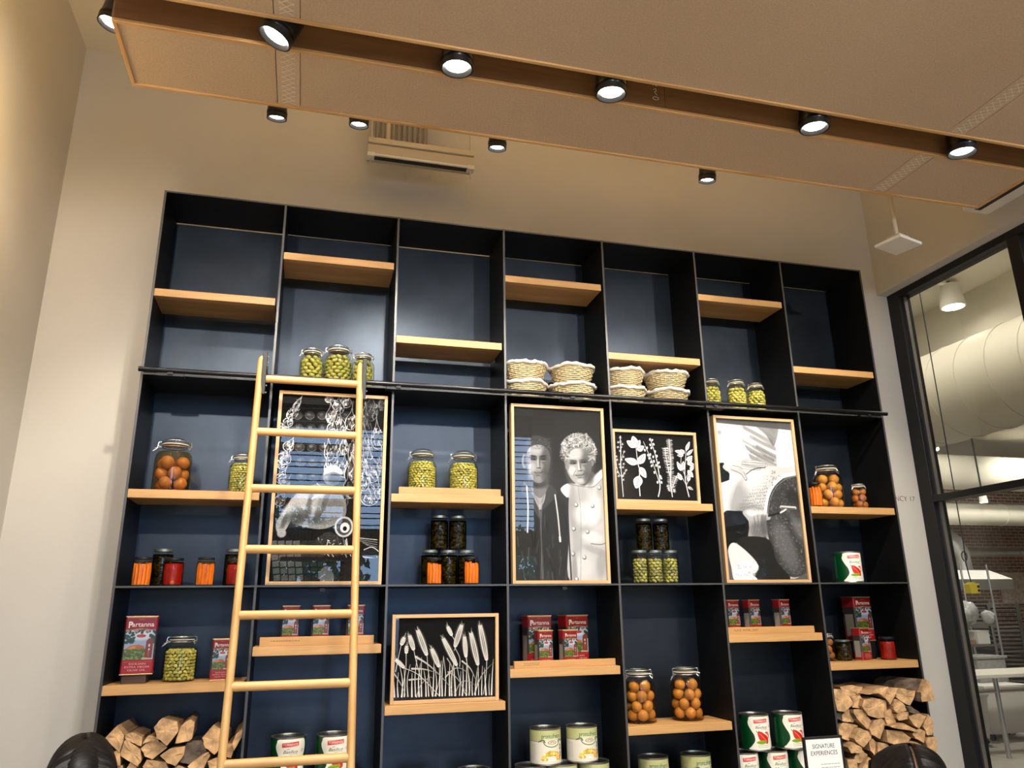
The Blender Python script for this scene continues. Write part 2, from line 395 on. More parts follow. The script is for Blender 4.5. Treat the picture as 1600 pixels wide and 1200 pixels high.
def art_hams():
    P = Paint(320, 560, 0.045); P.quadmap((80,60), (685,90), (645,1155), (5,1155)); R = random.Random(5)
    def ham(x, y, w, h, b=0.8, rot=0.0, seed=0):
        r = random.Random(seed); ca, sa = math.cos(rot), math.sin(rot)
        def q(u, v): return (x+(u*w)*ca-(v*h)*sa, y+(u*w)*sa+(v*h)*ca)
        out = [q(0,-.62), q(.12,-.35), q(.42,-.05), q(.5,.22), q(.3,.46), q(0,.52), q(-.3,.46), q(-.5,.22), q(-.42,-.05), q(-.12,-.35)]
        P.smooth(out, 0.10*b+.05)
        P.smooth([q(-.1,-.2), q(.25,0), q(.32,.25), q(.05,.4), q(-.25,.3), q(-.28,0)], 0.34*b)
        P.line(out+[out[0]], .85*b, 3.0)
        P.line([q(-.42,-.05), q(-.5,.22), q(-.3,.46), q(0,.52)], b, 5.0, 3.0)
        P.line([q(0,-.62), q(0,-.95)], b*.9, 2.5)
        for _ in range(26):
            u, v = r.uniform(-.35,.35), r.uniform(-.25,.42)
            P.line([q(u,v), q(u+r.uniform(-.14,.14), v+r.uniform(-.16,.16)), q(u+r.uniform(-.2,.2), v+r.uniform(-.2,.2))], r.choice((b, b*.8, b*.5, .1)), r.uniform(2,6))
    # back rows, darker shelves
    for k, yy in enumerate((190, 270, 385, 470, 560)):
        P.line([(120, yy-45), (500, yy-38)], .16, 7, al=.8)
        for j in range(5): P.ell(165+72*j+6*k, yy, 31, 26, .17+.05*R.random(), soft=.3); P.line([(165+72*j+6*k-24, yy+12), (165+72*j+6*k, yy+27), (165+72*j+6*k+24, yy+12)], .55, 2); 
        for j in range(5): P.ell(160+72*j+6*k, yy-6, 12, 8, .38, soft=.6)
    # left bright stack of shanks
    for (x, y, w, h, b) in ((165,120,34,90,1), (150,170,40,80,.95), (125,170,30,70,1), (115,225,55,70,1), (90,255,60,60,.9), (118,370,60,80,1), (95,440,80,90,1), (80,480,60,70,.9), (75,560,60,80,.9), (100,600,50,70,.7), (70,690,60,80,.6)):
        ham(x, y, w, h, b, .5, int(x*y))
    for (x, y, w, h, b) in ((350,80,48,60,.85), (450,95,62,90,.9), (405,130,70,100,.95), (365,180,70,110,1), (420,245,58,110,.9), (480,215,64,120,1), (370,255,60,100,.95), (350,400,58,120,1), (395,390,52,110,.9), (440,370,50,110,.9), (490,400,50,140,.85),
                            (345,500,50,110,.9), (390,500,60,110,.8), (440,500,60,120,.9), (480,520,70,150,1), (600,145,90,150,.6), (668,110,40,90,.5), (640,310,75,160,.75), (575,250,60,150,.45), (570,360,70,190,.75), (600,500,100,180,.85), (560,500,55,130,.8), (665,480,50,100,.6), (590,650,110,150,.85), (560,580,60,120,.9), (650,640,50,90,.7), (470,620,80,130,.7), (430,690,70,90,.6)):
        ham(x, y, w, h, b, R.uniform(-.12,.12), int(x*y))
    # man in a pale coat bending over the slicer
    P.smooth([(180,640), (300,600), (400,640), (450,710), (440,800), (330,860), (200,850), (120,810), (125,720)], .50)
    P.smooth([(140,680), (90,760), (45,820), (50,880), (95,870), (120,830), (160,760)], .56)
    for (x, y, rx, ry, t, r) in ((200,700,60,50,.68,.3), (290,650,70,30,.72,.1), (160,800,40,50,.28,.4), (260,790,90,40,.3,.1), (380,740,50,70,.36,.2), (330,700,16,80,.3,.3), (230,730,14,90,.32,.2), (270,720,14,80,.66,.2), (100,760,20,60,.72,.5), (90,820,14,50,.3,.3)): P.ell(x, y, rx, ry, t, r, 1.0, .8)
    P.ell(368, 556, 54, 58, .55, soft=.2); P.ell(385, 570, 36, 40, .3, soft=.9); P.smooth([(318,550), (332,505), (385,492), (425,520), (426,545), (380,530), (336,540)], .86)
    P.line([(280,600), (310,640), (250,690)], .8, 8)
    P.ell(75, 885, 26, 26, .6, soft=.4)
    # slicer
    P.ell(440, 850, 56, 60, .75, soft=.1); P.ell(440, 850, 44, 48, .25, soft=.15); P.ell(445, 855, 28, 30, .85, soft=.2); P.ell(445, 860, 12, 13, .05)
    P.smooth([(270,930), (340,880), (400,900), (470,960), (420,990), (300,980)], .16)
    for k in range(26): P.line([(280+7*k, 930+R.uniform(-30,40)), (290+7*k, 950+R.uniform(-30,40))], R.choice((.6,.3,.8,.1)), R.uniform(2,6))
    for k in range(14): P.line([(280+26*k, 985+R.uniform(-12,12)), (300+26*k, 1010+R.uniform(-16,16))], R.choice((.9,.7,.15)), R.uniform(3,9))
    for k in range(9): P.line([(480+18*k, 900+10*k), (640, 910+14*k)], R.choice((.85,.5,.1)), 4)
    P.ell(600, 1000, 50, 26, .12); P.line([(560,980), (610,965), (650,990)], .9, 4); P.line([(555,1020), (640,1030)], .8, 5)
    # tiled counter front
    for r_ in range(6):
        for c_ in range(7):
            P.poly([(10+44*c_+r_*4, 930+38*r_), (48+44*c_+r_*4, 926+38*r_), (50+44*c_+r_*4, 958+38*r_), (12+44*c_+r_*4, 962+38*r_)], .38 if c_ < 4 else .16, al=.8)
    P.poly([(300,1060), (560,1060), (560,1155), (300,1155)], .14, al=.7); P.line([(80,1030), (640,1040)], .06, 26)
    P.smooth([(290,1110), (340,1070), (380,1120), (370,1160), (310,1160)], .38)
    P.noise(.06, 1, 2); P.noise(.04, 3, 3)
    return P.a

def face(P, cx, cy, w, h, tone, tilt=0.0, old=False):
    ca, sa = math.cos(tilt), math.sin(tilt)
    def q(u, v): return (cx+u*w*ca-v*h*sa, cy+u*w*sa+v*h*ca)
    def E(u, v, rx, ry, t, soft=.9, al=.7, r=0.0): x, y = q(u, v); P.ell(x, y, w*rx, h*ry, min(1, tone*t), tilt+r, soft, al)
    P.smooth([q(-.5,-.25), q(-.47,.08), q(-.40,.28), q(-.22,.46), q(0,.52), q(.22,.46), q(.40,.26), q(.48,.05), q(.5,-.25), q(.34,-.5), q(0,-.56), q(-.34,-.5)], tone)
    E(.34,.02,.22,.46,.5,1.0,.75); E(.30,.36,.18,.16,.5,1.0,.6); E(-.46,.1,.08,.3,.6,1.0,.5)
    E(-.14,-.33,.30,.13,1.28); E(-.27,.13,.16,.10,1.3); E(-.02,.42,.13,.05,1.2); E(.12,.10,.10,.07,1.1,.9,.5)
    for sx in (-1, 1):
        E(.2*sx,-.085,.15,.055,.42,.9,.85); E(.2*sx,-.06,.085,.014,.14,.6,.95); E(.2*sx-.03,-.062,.02,.008,1.2,.6,.6)
        E(.2*sx,-.025,.11,.014,1.15,.9,.6); E(.205*sx,-.145,.15,.018,.30 if not old else .5,.7,.9,-.12*sx)
    E(.055,.0,.035,.13,.55,.9,.7); E(-.01,.03,.032,.12,1.35,.9,.7); E(.0,.125,.055,.026,1.2,.8,.7); E(.045,.15,.075,.014,.35,.7,.85); E(-.045,.148,.022,.010,.3,.6,.8)
    P.line([q(-.17,.255), q(-.08,.275), q(0,.272), q(.09,.272), q(.17,.24)], tone*.25, h*.016)
    E(0,.30,.12,.022,.85,.8,.8); E(0,.335,.10,.014,.5,.9,.7); E(0,.245,.10,.012,.7,.9,.6)
    if old:
        for sx in (-1, 1): P.line([q(.12*sx,.13), q(.21*sx,.2), q(.23*sx,.28)], tone*.5, h*.014, al=.8); P.line([q(.33*sx,-.06), q(.42*sx,-.09)], tone*.55, h*.01, al=.7)
        for k in range(3): P.line([q(-.25,-.27-.05*k), q(0,-.285-.05*k), q(.25,-.27-.05*k)], tone*.78, h*.009, al=.6)
    else: E(0,.40,.30,.13,.72,1.0,.45)

def art_portrait():
    P = Paint(320, 560, 0.2); P.quadmap((55,55), (600,80), (635,1140), (62,1140)); R = random.Random(3)
    P.a *= np.linspace(.7, 1.25, P.h)[:, None, None].astype(np.float32)
    # young man: hooded jacket over t-shirt
    P.smooth([(60,600), (120,540), (180,560), (300,570), (350,640), (395,760), (410,1150), (55,1150), (55,760)], .17)
    P.smooth([(150,470), (255,480), (262,600), (220,690), (160,600)], .42); P.ell(205, 545, 60, 30, .22, soft=.8)
    P.smooth([(165,600), (215,640), (250,610), (240,660), (215,715), (180,650)], .62)
    for k in range(4): P.line([(172+4*k, 606+10*k), (215, 640+12*k), (250-4*k, 612+10*k)], .42, 2.5)
    P.smooth([(120,540), (150,560), (180,640), (212,720), (205,760), (150,660), (100,600)], .26)
    P.smooth([(262,560), (300,570), (320,620), (225,720), (245,660)], .24)
    P.line([(118,545), (150,590), (212,718), (222,1130)], .5, 4); P.line([(268,560), (225,718), (234,1130)], .45, 4)
    P.line([(218,720), (228,1140)], .06, 9); P.line([(218,720), (228,1140)], .62, 3)
    P.line([(135,570), (142,700), (138,850)], .78, 9); P.line([(310,620), (328,760), (340,900)], .82, 8); P.line([(338,880), (340,905)], .9, 12)
    for k in range(28):
        x = R.uniform(70,390); y = R.uniform(740,1120); P.line([(x,y), (x+R.uniform(-20,20), y+R.uniform(30,110))], R.choice((.28,.09,.34)), R.uniform(4,14), al=.5)
    P.ell(122, 408, 17, 42, .5, soft=.3); P.ell(124, 408, 8, 26, .26, soft=.6)
    P.ell(206, 350, 84, 98, .24, soft=.12)
    face(P, 207, 412, 150, 258, .52)
    P.smooth([(130,372), (128,310), (160,266), (210,254), (262,276), (288,330), (284,384), (270,338), (236,308), (196,302), (156,318), (138,346)], .22)
    for k in range(420): x, y = R.uniform(132,282), R.uniform(262,330); P.ell(x, y, 1.8, 1.8, R.choice((.1,.5,.36,.3)), soft=.5, al=.6)
    # older man in a white double-breasted jacket
    P.smooth([(345,585), (390,550), (450,545), (560,500), (605,460), (640,480), (650,1150), (405,1150), (392,900), (388,640)], .70)
    P.smooth([(345,585), (395,548), (420,600), (392,640)], .8)
    for (x, y, rx, ry, t, r) in ((420,700,26,150,.52,0), (470,620,40,60,.62,.4), (600,640,30,120,.56,.2), (520,820,90,24,.60,-.5), (560,960,80,20,.58,.3), (450,900,30,120,.60,.1), (500,740,70,60,.80,0), (560,720,40,90,.82,.2), (480,1060,60,70,.78,0), (600,1040,30,80,.55,.1), (540,880,60,30,.82,.2), (430,1080,16,90,.5,0), (620,560,26,60,.6,.5)):
        P.ell(x, y, rx, ry, t, r, 1.0, .75)
    P.smooth([(425,500), (530,470), (566,500), (510,560), (445,545)], .34)
    P.smooth([(500,562), (600,462), (612,510), (560,560), (520,575)], .80); P.line([(500,562), (600,462)], .42, 4); P.line([(505,570), (560,565), (612,515)], .42, 4); P.line([(395,550), (450,562), (505,570)], .42, 4)
    P.ell(470, 350, 104, 118, .42, soft=.1)
    face(P, 462, 432, 168, 236, .60, -.10, True)
    P.ell(388, 430, 13, 32, .5, soft=.4)
    P.smooth([(384,440), (364,395), (350,340), (356,285), (390,245), (440,226), (500,228), (545,258), (566,310), (568,385), (548,440), (540,380), (520,338), (470,322), (420,334), (396,372)], .46)
    for k in range(1100):
        a = R.uniform(PI*.88, PI*2.12); f = R.uniform(.42, 1.06); x, y = 460+104*f*math.cos(a), 352+122*f*math.sin(a)
        if y > 316 and abs(x-462) < 66: continue
        P.line([(x,y), (x+R.uniform(-12,12), y+R.uniform(-10,8)), (x+R.uniform(-14,16), y+R.uniform(-4,20))], R.choice((.85,.7,.3,.55,.2,.62)), R.uniform(2,4.5), al=.8)
    for x, y in ((441,680), (545,686), (425,828), (512,845), (418,980), (490,1000), (440,1130), (590,572)): P.ell(x+2, y+3, 12, 12, .36, soft=.5); P.ell(x, y, 8, 8, .86, soft=.3)
    P.line([(455,560), (472,760), (466,1140)], .52, 4, al=.7); P.line([(392,640), (390,760), (408,1140)], .2, 10)
    P.line([(535,920), (600,925), (640,910)], .42, 5)
    P.blur(1); P.noise(.02, 1, 7)
    return P.a

def art_cheese():
    P = Paint(320, 560, 0.33); P.quadmap((60,50), (570,72), (680,1140), (150,1140)); R = random.Random(9)
    P.poly([(40,40), (620,40), (640,520), (60,520)], .78)
    for k in range(16):
        x = 200+R.uniform(0,260); y = 90+R.uniform(0,260); P.line([(x,y), (x+90, y+50), (x+190, y+110+R.uniform(-20,40))], R.choice((.5,.95,.35,.9)), R.uniform(8,26), al=.55)
    P.poly([(460,60), (600,60), (600,420), (480,420)], .88, al=.8); P.poly([(60,40), (600,50), (590,130), (60,80)], .18, al=.8); P.smooth([(300,60), (480,70), (460,240), (400,160)], .3, al=.6)
    # left man's white sleeve and coat
    P.smooth([(66,150), (100,95), (160,110), (240,200), (300,350), (280,420), (120,420), (80,380)], .9)
    for k in range(8): P.line([(100+22*k, 130+8*k), (110+20*k, 240), (120+22*k, 350)], .6 if k % 2 else 1, 6, al=.6)
    P.ell(92, 150, 14, 14, .6)
    P.smooth([(100,520), (160,440), (240,460), (200,640), (160,700), (110,690)], .86)
    P.smooth([(160,700), (210,600), (330,560), (300,760), (150,760)], .75)
    # the wheel: drum side with dotted text and dark end
    P.smooth([(170,700), (180,600), (225,490), (300,420), (400,383), (520,390), (610,430), (640,900), (640,1100), (540,1130), (440,1040), (400,860), (330,900), (250,800)], .74)
    P.smooth([(400,720), (415,620), (455,530), (530,460), (620,440), (700,600), (700,1000), (660,1100), (560,1120), (470,1020), (420,880)], .22)
    P.line([(395,720), (412,600), (455,510), (520,455), (610,432)], .95, 20); P.line([(410,730), (428,620), (470,530), (540,470), (620,448)], .45, 6)
    for k in range(900):
        x, y = R.uniform(420,680), R.uniform(450,1110); P.ell(x, y, R.uniform(2,6), R.uniform(2,6), R.choice((.5,.4,.3,.12,.62)), soft=.8, al=.45)
    P.ell(530, 920, 60, 150, .45, -.35, .8, .6); P.ell(620, 760, 46, 110, .5, -.2, .9, .6); P.ell(600, 640, 50, 90, .12, -.2, .8, .6)
    rows = ['PARMIGIANO', 'REGGIANO', 'PARMIGIANO', 'REGGIANO', 'PARMIGIANO', 'REGGIANO']
    for r_ in range(11):
        for c_ in range(13):
            x = 195+c_*16+r_*2+(11-r_)*7; y = 470+r_*22-c_*2
            if x < 235+(11-r_)*18-60 or x > 410-((r_-5)*3): continue
            for _ in range(3): P.ell(x+R.uniform(-5,5), y+R.uniform(-6,6), 2.2, 2.2, .36, soft=.5, al=.9)
    P.text('24', *P.map(440, 436), 17, .4, shear=.2)
    P.ell(215, 620, 60, 130, .5, .35, 1.0, .55); P.ell(330, 470, 90, 60, .86, -.5, 1.0, .6); P.ell(300, 700, 90, 50, .45, 0, 1.0, .6)
    # cuffs and hands
    P.poly([(85,365), (120,360), (160,440), (158,480), (92,505)], .04)
    P.smooth([(115,385), (170,345), (250,350), (310,345), (405,362), (412,378), (360,398), (290,402), (240,400), (262,440), (280,470), (262,480), (225,440), (175,425), (140,420)], .72)
    for f in (((250,352),(330,352),(398,366)), ((250,366),(330,368),(410,376)), ((250,380),(330,386),(392,388)), ((240,392),(310,402),(362,402))): P.line(list(f), .40, 19, 15); P.line(list(f), .74, 15, 11)
    P.line([(180,400), (240,430), (268,474)], .42, 24, 18); P.line([(180,398), (240,428), (266,470)], .72, 19, 14); P.ell(190, 375, 60, 24, .8, 0, 1.0, .7)
    P.line([(250,352), (330,362), (408,372)], .5, 2); P.line([(240,372), (320,385), (380,392)], .42, 3); P.line([(180,380), (240,400), (270,460)], .5, 4); P.line([(270,440), (320,405), (400,392)], .15, 4)
    P.smooth([(118,712), (200,690), (262,700), (285,760), (280,850), (200,900), (140,935)], .06)
    P.smooth([(245,700), (300,672), (370,680), (425,720), (428,745), (400,760), (395,830), (340,870), (285,860), (290,770)], .66)
    P.ell(350, 820, 60, 50, .34, 0, 1.0, .7); P.ell(390, 790, 24, 60, .3, 0, 1.0, .7)
    for k in range(4): P.line([(318+27*k, 715), (328+22*k, 780), (318+18*k, 840)], .36, 5, al=.8); P.ell(312+27*k, 700, 14, 14, .86, 0, .9, .7)
    P.ell(300, 705, 30, 16, .86, .2, .9, .8)
    P.line([(420,722), (500,700)], .12, 12); P.line([(500,700), (530,682), (548,662)], .85, 10); P.line([(505,662), (600,668)], .75, 18); P.line([(505,668), (600,674)], .15, 5)
    # apron and cuff at the bottom
    P.smooth([(210,900), (260,860), (420,880), (470,1020), (560,1140), (340,1140), (350,1052), (250,980)], .12)
    P.smooth([(150,940), (205,905), (350,1052), (260,1140), (190,1140), (170,1060)], .82)
    P.smooth([(195,1060), (260,1015), (350,1052), (290,1090), (340,1140), (200,1140), (188,1100)], .93)
    for k in range(60): P.ell(R.uniform(200,330), R.uniform(1040,1140), 5, 3, R.choice((.5,.7,1)), soft=.6, al=.7)
    P.blur(1); P.noise(.03, 1, 1)
    return P.a

def art_herbs():
    P = Paint(512, 400, 0.045); P.quadmap((105,125), (1185,175), (1250,1050), (150,1020)); R = random.Random(2); W = .92
    def leaf(x, y, dx, dy, wd, veins=True):
        L = math.hypot(dx, dy); nx, ny = -dy/L*wd, dx/L*wd
        P.smooth([(x,y), (x+dx*.3+nx, y+dy*.3+ny), (x+dx*.7+nx*.8, y+dy*.7+ny*.8), (x+dx, y+dy), (x+dx*.7-nx*.8, y+dy*.7-ny*.8), (x+dx*.3-nx, y+dy*.3-ny)], W)
        if veins:
            P.line([(x+dx*.05,y+dy*.05), (x+dx*.9,y+dy*.9)], .08, 3)
            for t in (.3,.45,.6,.75):
                for sg in (1,-1): P.line([(x+dx*t,y+dy*t), (x+dx*(t+.12)+nx*.6*sg, y+dy*(t+.12)+ny*.6*sg)], .1, 2.5)
    def star(x, y, s):
        for a in range(5): P.line([(x,y), (x+s*math.cos(a*1.257+.3), y+s*math.sin(a*1.257+.3))], W, 6, 3)
    # 1 thyme
    for st in ([(237,985), (215,740), (200,560), (200,400), (192,180)], [(215,730), (160,650), (135,500), (118,330)], [(212,740), (260,660), (285,630)], [(205,500), (240,400)]): P.line(st, W, 9 if st[0][1] > 900 else 5)
    for x, y in ((192,200), (195,260), (165,265), (220,290), (160,330), (205,330), (190,380), (245,390), (235,460), (150,500), (130,560), (140,610), (185,560), (240,555), (195,600), (230,600), (160,665), (270,640), (250,680), (175,715), (230,715), (235,765), (118,400), (140,455), (210,500)): star(x, y, 20)
    # 2 mint
    P.line([(462,975), (450,800), (455,640), (430,540), (405,330)], W, 14, 8)
    for a in ((405,330,-125,-85,42), (405,330,-45,-150,48), (405,330,55,-95,36), (420,370,95,-50,40), (430,550,-175,-60,45), (440,555,90,-135,48), (458,600,85,140,42), (450,715,-40,165,60)): leaf(*a)
    # 3 marjoram
    P.line([(712,985), (735,840), (700,560), (650,370), (595,215)], W, 15, 6); P.line([(725,800), (640,560), (560,380), (505,255)], W, 8, 6)
    for x, y in ((595,225), (625,235), (600,300), (645,290), (615,340), (665,390), (555,340), (525,370), (600,430), (640,460), (690,450), (570,440), (585,480), (650,520), (610,530), (715,540), (620,580), (680,575), (730,595), (658,670), (740,720), (750,745), (700,800), (755,800)): P.ell(x, y, 12, 18, W, R.uniform(-.6,.6), .2)
    # 4 rosemary
    for st, n in (([(905,990), (880,800), (885,560), (870,380), (858,215)], 46), ([(870,720), (835,560), (810,420), (803,330)], 22), ([(900,880), (940,780), (965,710)], 10)):
        P.line(st, W, 12 if n > 40 else 7, 5); S = spl(st, False, 12)
        for k in range(n):
            x, y = S[int((.12+.86*k/n)*(len(S)-1))]
            for sg in (-1, 1): P.line([(x,y), (x+sg*R.uniform(34,48), y-R.uniform(2,16))], W, 6, 3)
    for x, y in ((840,850), (850,880), (930,900), (935,920), (860,900)): star(x, y, 24)
    # 5 sage
    P.line([(1137,990), (1100,840), (1078,680), (1088,500), (1100,320)], W, 13, 6); P.line([(1095,830), (1040,740), (985,680)], W, 6); P.line([(1105,830), (1140,760)], W, 6); P.line([(1078,760), (1150,650), (1190,560)], W, 6); P.line([(1075,700), (1025,560), (1035,400)], W, 6)
    for a in ((1095,380,50,-125,24), (1040,400,-100,-20,24), (1070,420,-50,-60,26), (1060,440,-90,0,22), (1105,440,90,-80,22), (1100,510,85,-60,26), (1120,570,60,-100,26), (1030,650,-60,-125,26), (1050,640,10,-120,28), (1120,640,75,95,30), (1160,650,40,-90,26), (1035,770,-55,-95,28), (1125,790,20,-95,24), (1120,860,75,40,16), (1130,560,80,0,24)): leaf(*a)
    return P.a

def art_wheat():
    P = Paint(512, 400, 0.045); P.quadmap((120,105), (1235,95), (1235,990), (95,1045)); R = random.Random(4); W = (.86,.84,.8)
    def ear(x0, y0, x1, y1, w):
        dx, dy = x1-x0, y1-y0; L = math.hypot(dx, dy); ux, uy = dx/L, dy/L; nx, ny = -uy, ux; n = int(L/17)
        for k in range(n):
            t = k/n; ww = w*math.sin(PI*(.12+.8*t))**.6; cx, cy = x0+dx*t, y0+dy*t
            for sg in (-1, 1):
                a = math.atan2(uy, ux)+sg*-.5
                P.ell(cx+nx*sg*ww*.5, cy+ny*sg*ww*.5, 18, 9, .05, a, .2); P.ell(cx+nx*sg*ww*.5, cy+ny*sg*ww*.5, 16.5, 7.2, W, a, .25)
                P.ell(cx+ux*6, cy+uy*6, 10, 5, W, math.atan2(uy, ux), .25)
                P.line([(cx+nx*sg*ww*.5, cy+ny*sg*ww*.5), (cx+nx*sg*ww*1.15-ux*34, cy+ny*sg*ww*1.15-uy*34)], W, 3, 1.5)
        for j in range(4): P.line([(x0,y0), (x0-ux*R.uniform(30,70)+nx*R.uniform(-18,18), y0-uy*R.uniform(30,70)+ny*R.uniform(-18,18))], W, 4, 2)
    for e, st in (((365,255,465,540,40), (480,720,520,980)), ((520,470,602,672,36), (600,820,550,990)), ((650,355,800,655,36), (830,800,890,960)), ((700,220,745,315,26), (790,400,770,480)), ((850,200,775,445,40), (830,560,830,660)), ((885,335,902,560,32), (925,700,940,970)), ((960,290,1040,650,40), (1040,800,1000,970)), ((1065,205,1140,595,42), (1130,780,1100,965)), ((210,340,180,420,30), (150,560,120,720)), ((275,320,320,480,34), (350,620,400,800)), ((240,440,235,520,24), (230,700,180,1000)), ((130,590,220,680,26), (380,760,600,985))):
        ear(*e); P.line([(e[2],e[3]), (st[0],st[1]), (st[2],st[3])], W, 6)
    for k in range(30):
        x = 110+37.5*k+R.uniform(-8,8); top = R.uniform(520,760); b = 1000-(k*1.1); P.line([(x+R.uniform(-26,26), top), (x+R.uniform(-10,10), (top+b)/2), (x, b)], W, 3, R.uniform(10,20))
    for c in (([(340,550), (480,640), (640,790)], 22), ([(300,685), (430,690), (540,720)], 20), ([(270,810), (380,800), (430,810)], 18), ([(640,790), (700,860), (785,980)], 8), ([(350,1000), (400,860), (500,780), (530,800)], 10), ([(670,780), (760,690), (840,680), (940,740)], 14), ([(700,720), (800,790), (920,970)], 12), ([(770,980), (840,840), (940,825), (1020,880)], 10), ([(1000,960), (1080,760), (1210,620)], 14), ([(105,740), (180,860), (240,1000)], 12), ([(860,600), (950,680), (1010,800)], 18), ([(690,570), (750,700), (740,960)], 10)):
        P.line(c[0], W, c[1], 4); P.line(c[0], .06, 2)
    return P.a

def art_tin():
    P = Paint(140, 260, (.55,.05,.06)); R = random.Random(8)
    P.poly([(0,62), (140,62), (140,196), (0,196)], (.62,.68,.78), raw=True)
    P.ell(70, 82, 64, 26, (.82,.85,.88), soft=.6)
    for k in range(30): P.ell(R.uniform(0,140), 60+R.uniform(0,14), R.uniform(4,9), R.uniform(3,7), R.choice(((.15,.2,.15),(.25,.22,.15),(.6,.55,.5))), R.uniform(0,3), .4)
    for sx in (8, 20, 128, 136, 30): 
        for k in range(12): P.ell(sx+R.uniform(-12,12), 98+R.uniform(-16,22), 7, 5, R.choice(((.12,.2,.2),(.18,.26,.22))), soft=.6)
    P.ell(75, 88, 22, 7, (.72,.1,.12), soft=.1); P.text('SICILY', 75, 91, 8, (.9,.7,.7), center=True)
    P.poly([(0,150), (30,132), (70,128), (95,136), (95,150)], (.75,.38,.22), raw=True); P.poly([(10,148), (40,134), (58,136), (50,148)], (.85,.55,.3), raw=True)
    P.poly([(0,148), (100,146), (100,196), (0,196)], (.3,.42,.16), raw=True)
    for k in range(60): P.ell(R.uniform(0,105), R.uniform(150,194), R.uniform(3,9), R.uniform(2,4), R.choice(((.42,.55,.2),(.2,.3,.12),(.5,.32,.18),(.6,.6,.3))), soft=.5)
    P.poly([(102,112), (112,100), (128,100), (134,112), (134,194), (98,194)], (.5,.2,.13), raw=True); P.poly([(90,186), (134,190), (134,196), (88,196)], (.75,.7,.6), raw=True)
    P.ell(117, 132, 4, 7, (.9,.85,.8)); P.ell(117, 165, 5, 18, (.65,.3,.2)); P.ell(118, 150, 3, 5, (.9,.9,.9))
    P.poly([(0,198), (140,198), (140,260), (0,260)], (.62,.1,.1), raw=True)
    P.poly([(4,206), (16,200), (124,200), (136,206), (136,250), (126,256), (14,256), (4,250)], (.66,.06,.08), raw=True)
    P.line([(4,206), (136,206)], (.8,.55,.3), 1.2); P.line([(0,60), (140,60)], (.75,.6,.35), 2)
    P.text('Partanna', 70, 45, 30, (.96,.94,.88), width=120, center=True, offset=.012)
    P.text('P', 10, 50, 42, (.96,.94,.88), width=20, offset=.02)
    P.text('SICILIAN', 70, 219, 12, (.95,.85,.8), width=78, center=True, offset=.006)
    P.text('EXTRA VIRGIN', 70, 233, 12, (.95,.85,.8), width=112, center=True, offset=.006)
    P.text('OLIVE OIL', 70, 247, 12, (.95,.85,.8), width=84, center=True, offset=.006)
    P.poly([(0,0), (140,0), (140,4), (0,4)], (.78,.6,.35), raw=True); P.text('PREMIUM', 70, 15, 7, (.85,.6,.45), center=True); P.text('SICILY', 70, 57, 6, (.85,.6,.45), center=True)
    P.noise(.02, 1, 4); P.a *= .8
    return P.a

def art_tomato_can():
    P = Paint(640, 230, (.0,.25,.11)); C = (.95,.93,.86)
    for ox in (0, 320):
        P.smooth([(60+ox,0), (40+ox,22), (34+ox,50), (52+ox,92), (72+ox,130), (74+ox,170), (50+ox,205), (36+ox,230), (180+ox,232), (232+ox,200), (212+ox,130), (228+ox,80), (236+ox,40), (205+ox,-2)], C)
        P.smooth([(96+ox,112), (116+ox,104), (140+ox,118), (168+ox,140), (176+ox,172), (166+ox,190), (150+ox,186), (128+ox,172), (104+ox,158)], (.82,.16,.12))
        P.smooth([(150+ox,112), (172+ox,108), (186+ox,124), (182+ox,150), (170+ox,158), (176+ox,134)], (.85,.2,.16))
        P.line([(108+ox,118), (130+ox,140), (158+ox,172)], (.95,.5,.4), 5); P.line([(124+ox,112), (150+ox,138), (168+ox,164)], (.6,.05,.05), 3); P.line([(165+ox,116), (176+ox,122), (172+ox,140)], (.98,.7,.62), 3)
        P.smooth([(84+ox,180), (104+ox,168), (140+ox,166), (160+ox,176), (140+ox,190), (108+ox,192)], (.55,.68,.15)); P.line([(92+ox,182), (150+ox,176)], (.25,.42,.08), 3)
        P.line([(96+ox,112), (88+ox,100)], (.15,.35,.1), 4); P.line([(98+ox,110), (106+ox,98)], (.15,.35,.1), 3)
        P.poly([(76+ox,22), (176+ox,16), (176+ox,42), (76+ox,48)], (.82,.22,.2), raw=True)
        P.text('TORRENTE', 126+ox, 39, 20, (.98,.9,.86), width=90, center=True, offset=.02)
        P.text('con', 112+ox, 62, 11, (.2,.3,.25), shear=.3, center=True); P.text('Basilico', 126+ox, 84, 28, (.12,.22,.18), width=84, shear=.35, center=True)
        P.line([(120+ox,92), (160+ox,89), (170+ox,94)], (.2,.3,.25), 1.5); P.ell(204+ox, 72, 8, 8, (.3,.35,.3)); P.ell(204+ox, 72, 6, 6, C)
        for y in (202, 214): P.line([(92+ox,y), (176+ox,y-2)], (.5,.5,.46), 2.5, curve=False)
        for y in range(30, 205, 12): P.line([(268+ox,y), (300+ox,y)], (.5,.66,.55), 3, curve=False)
    return P.a

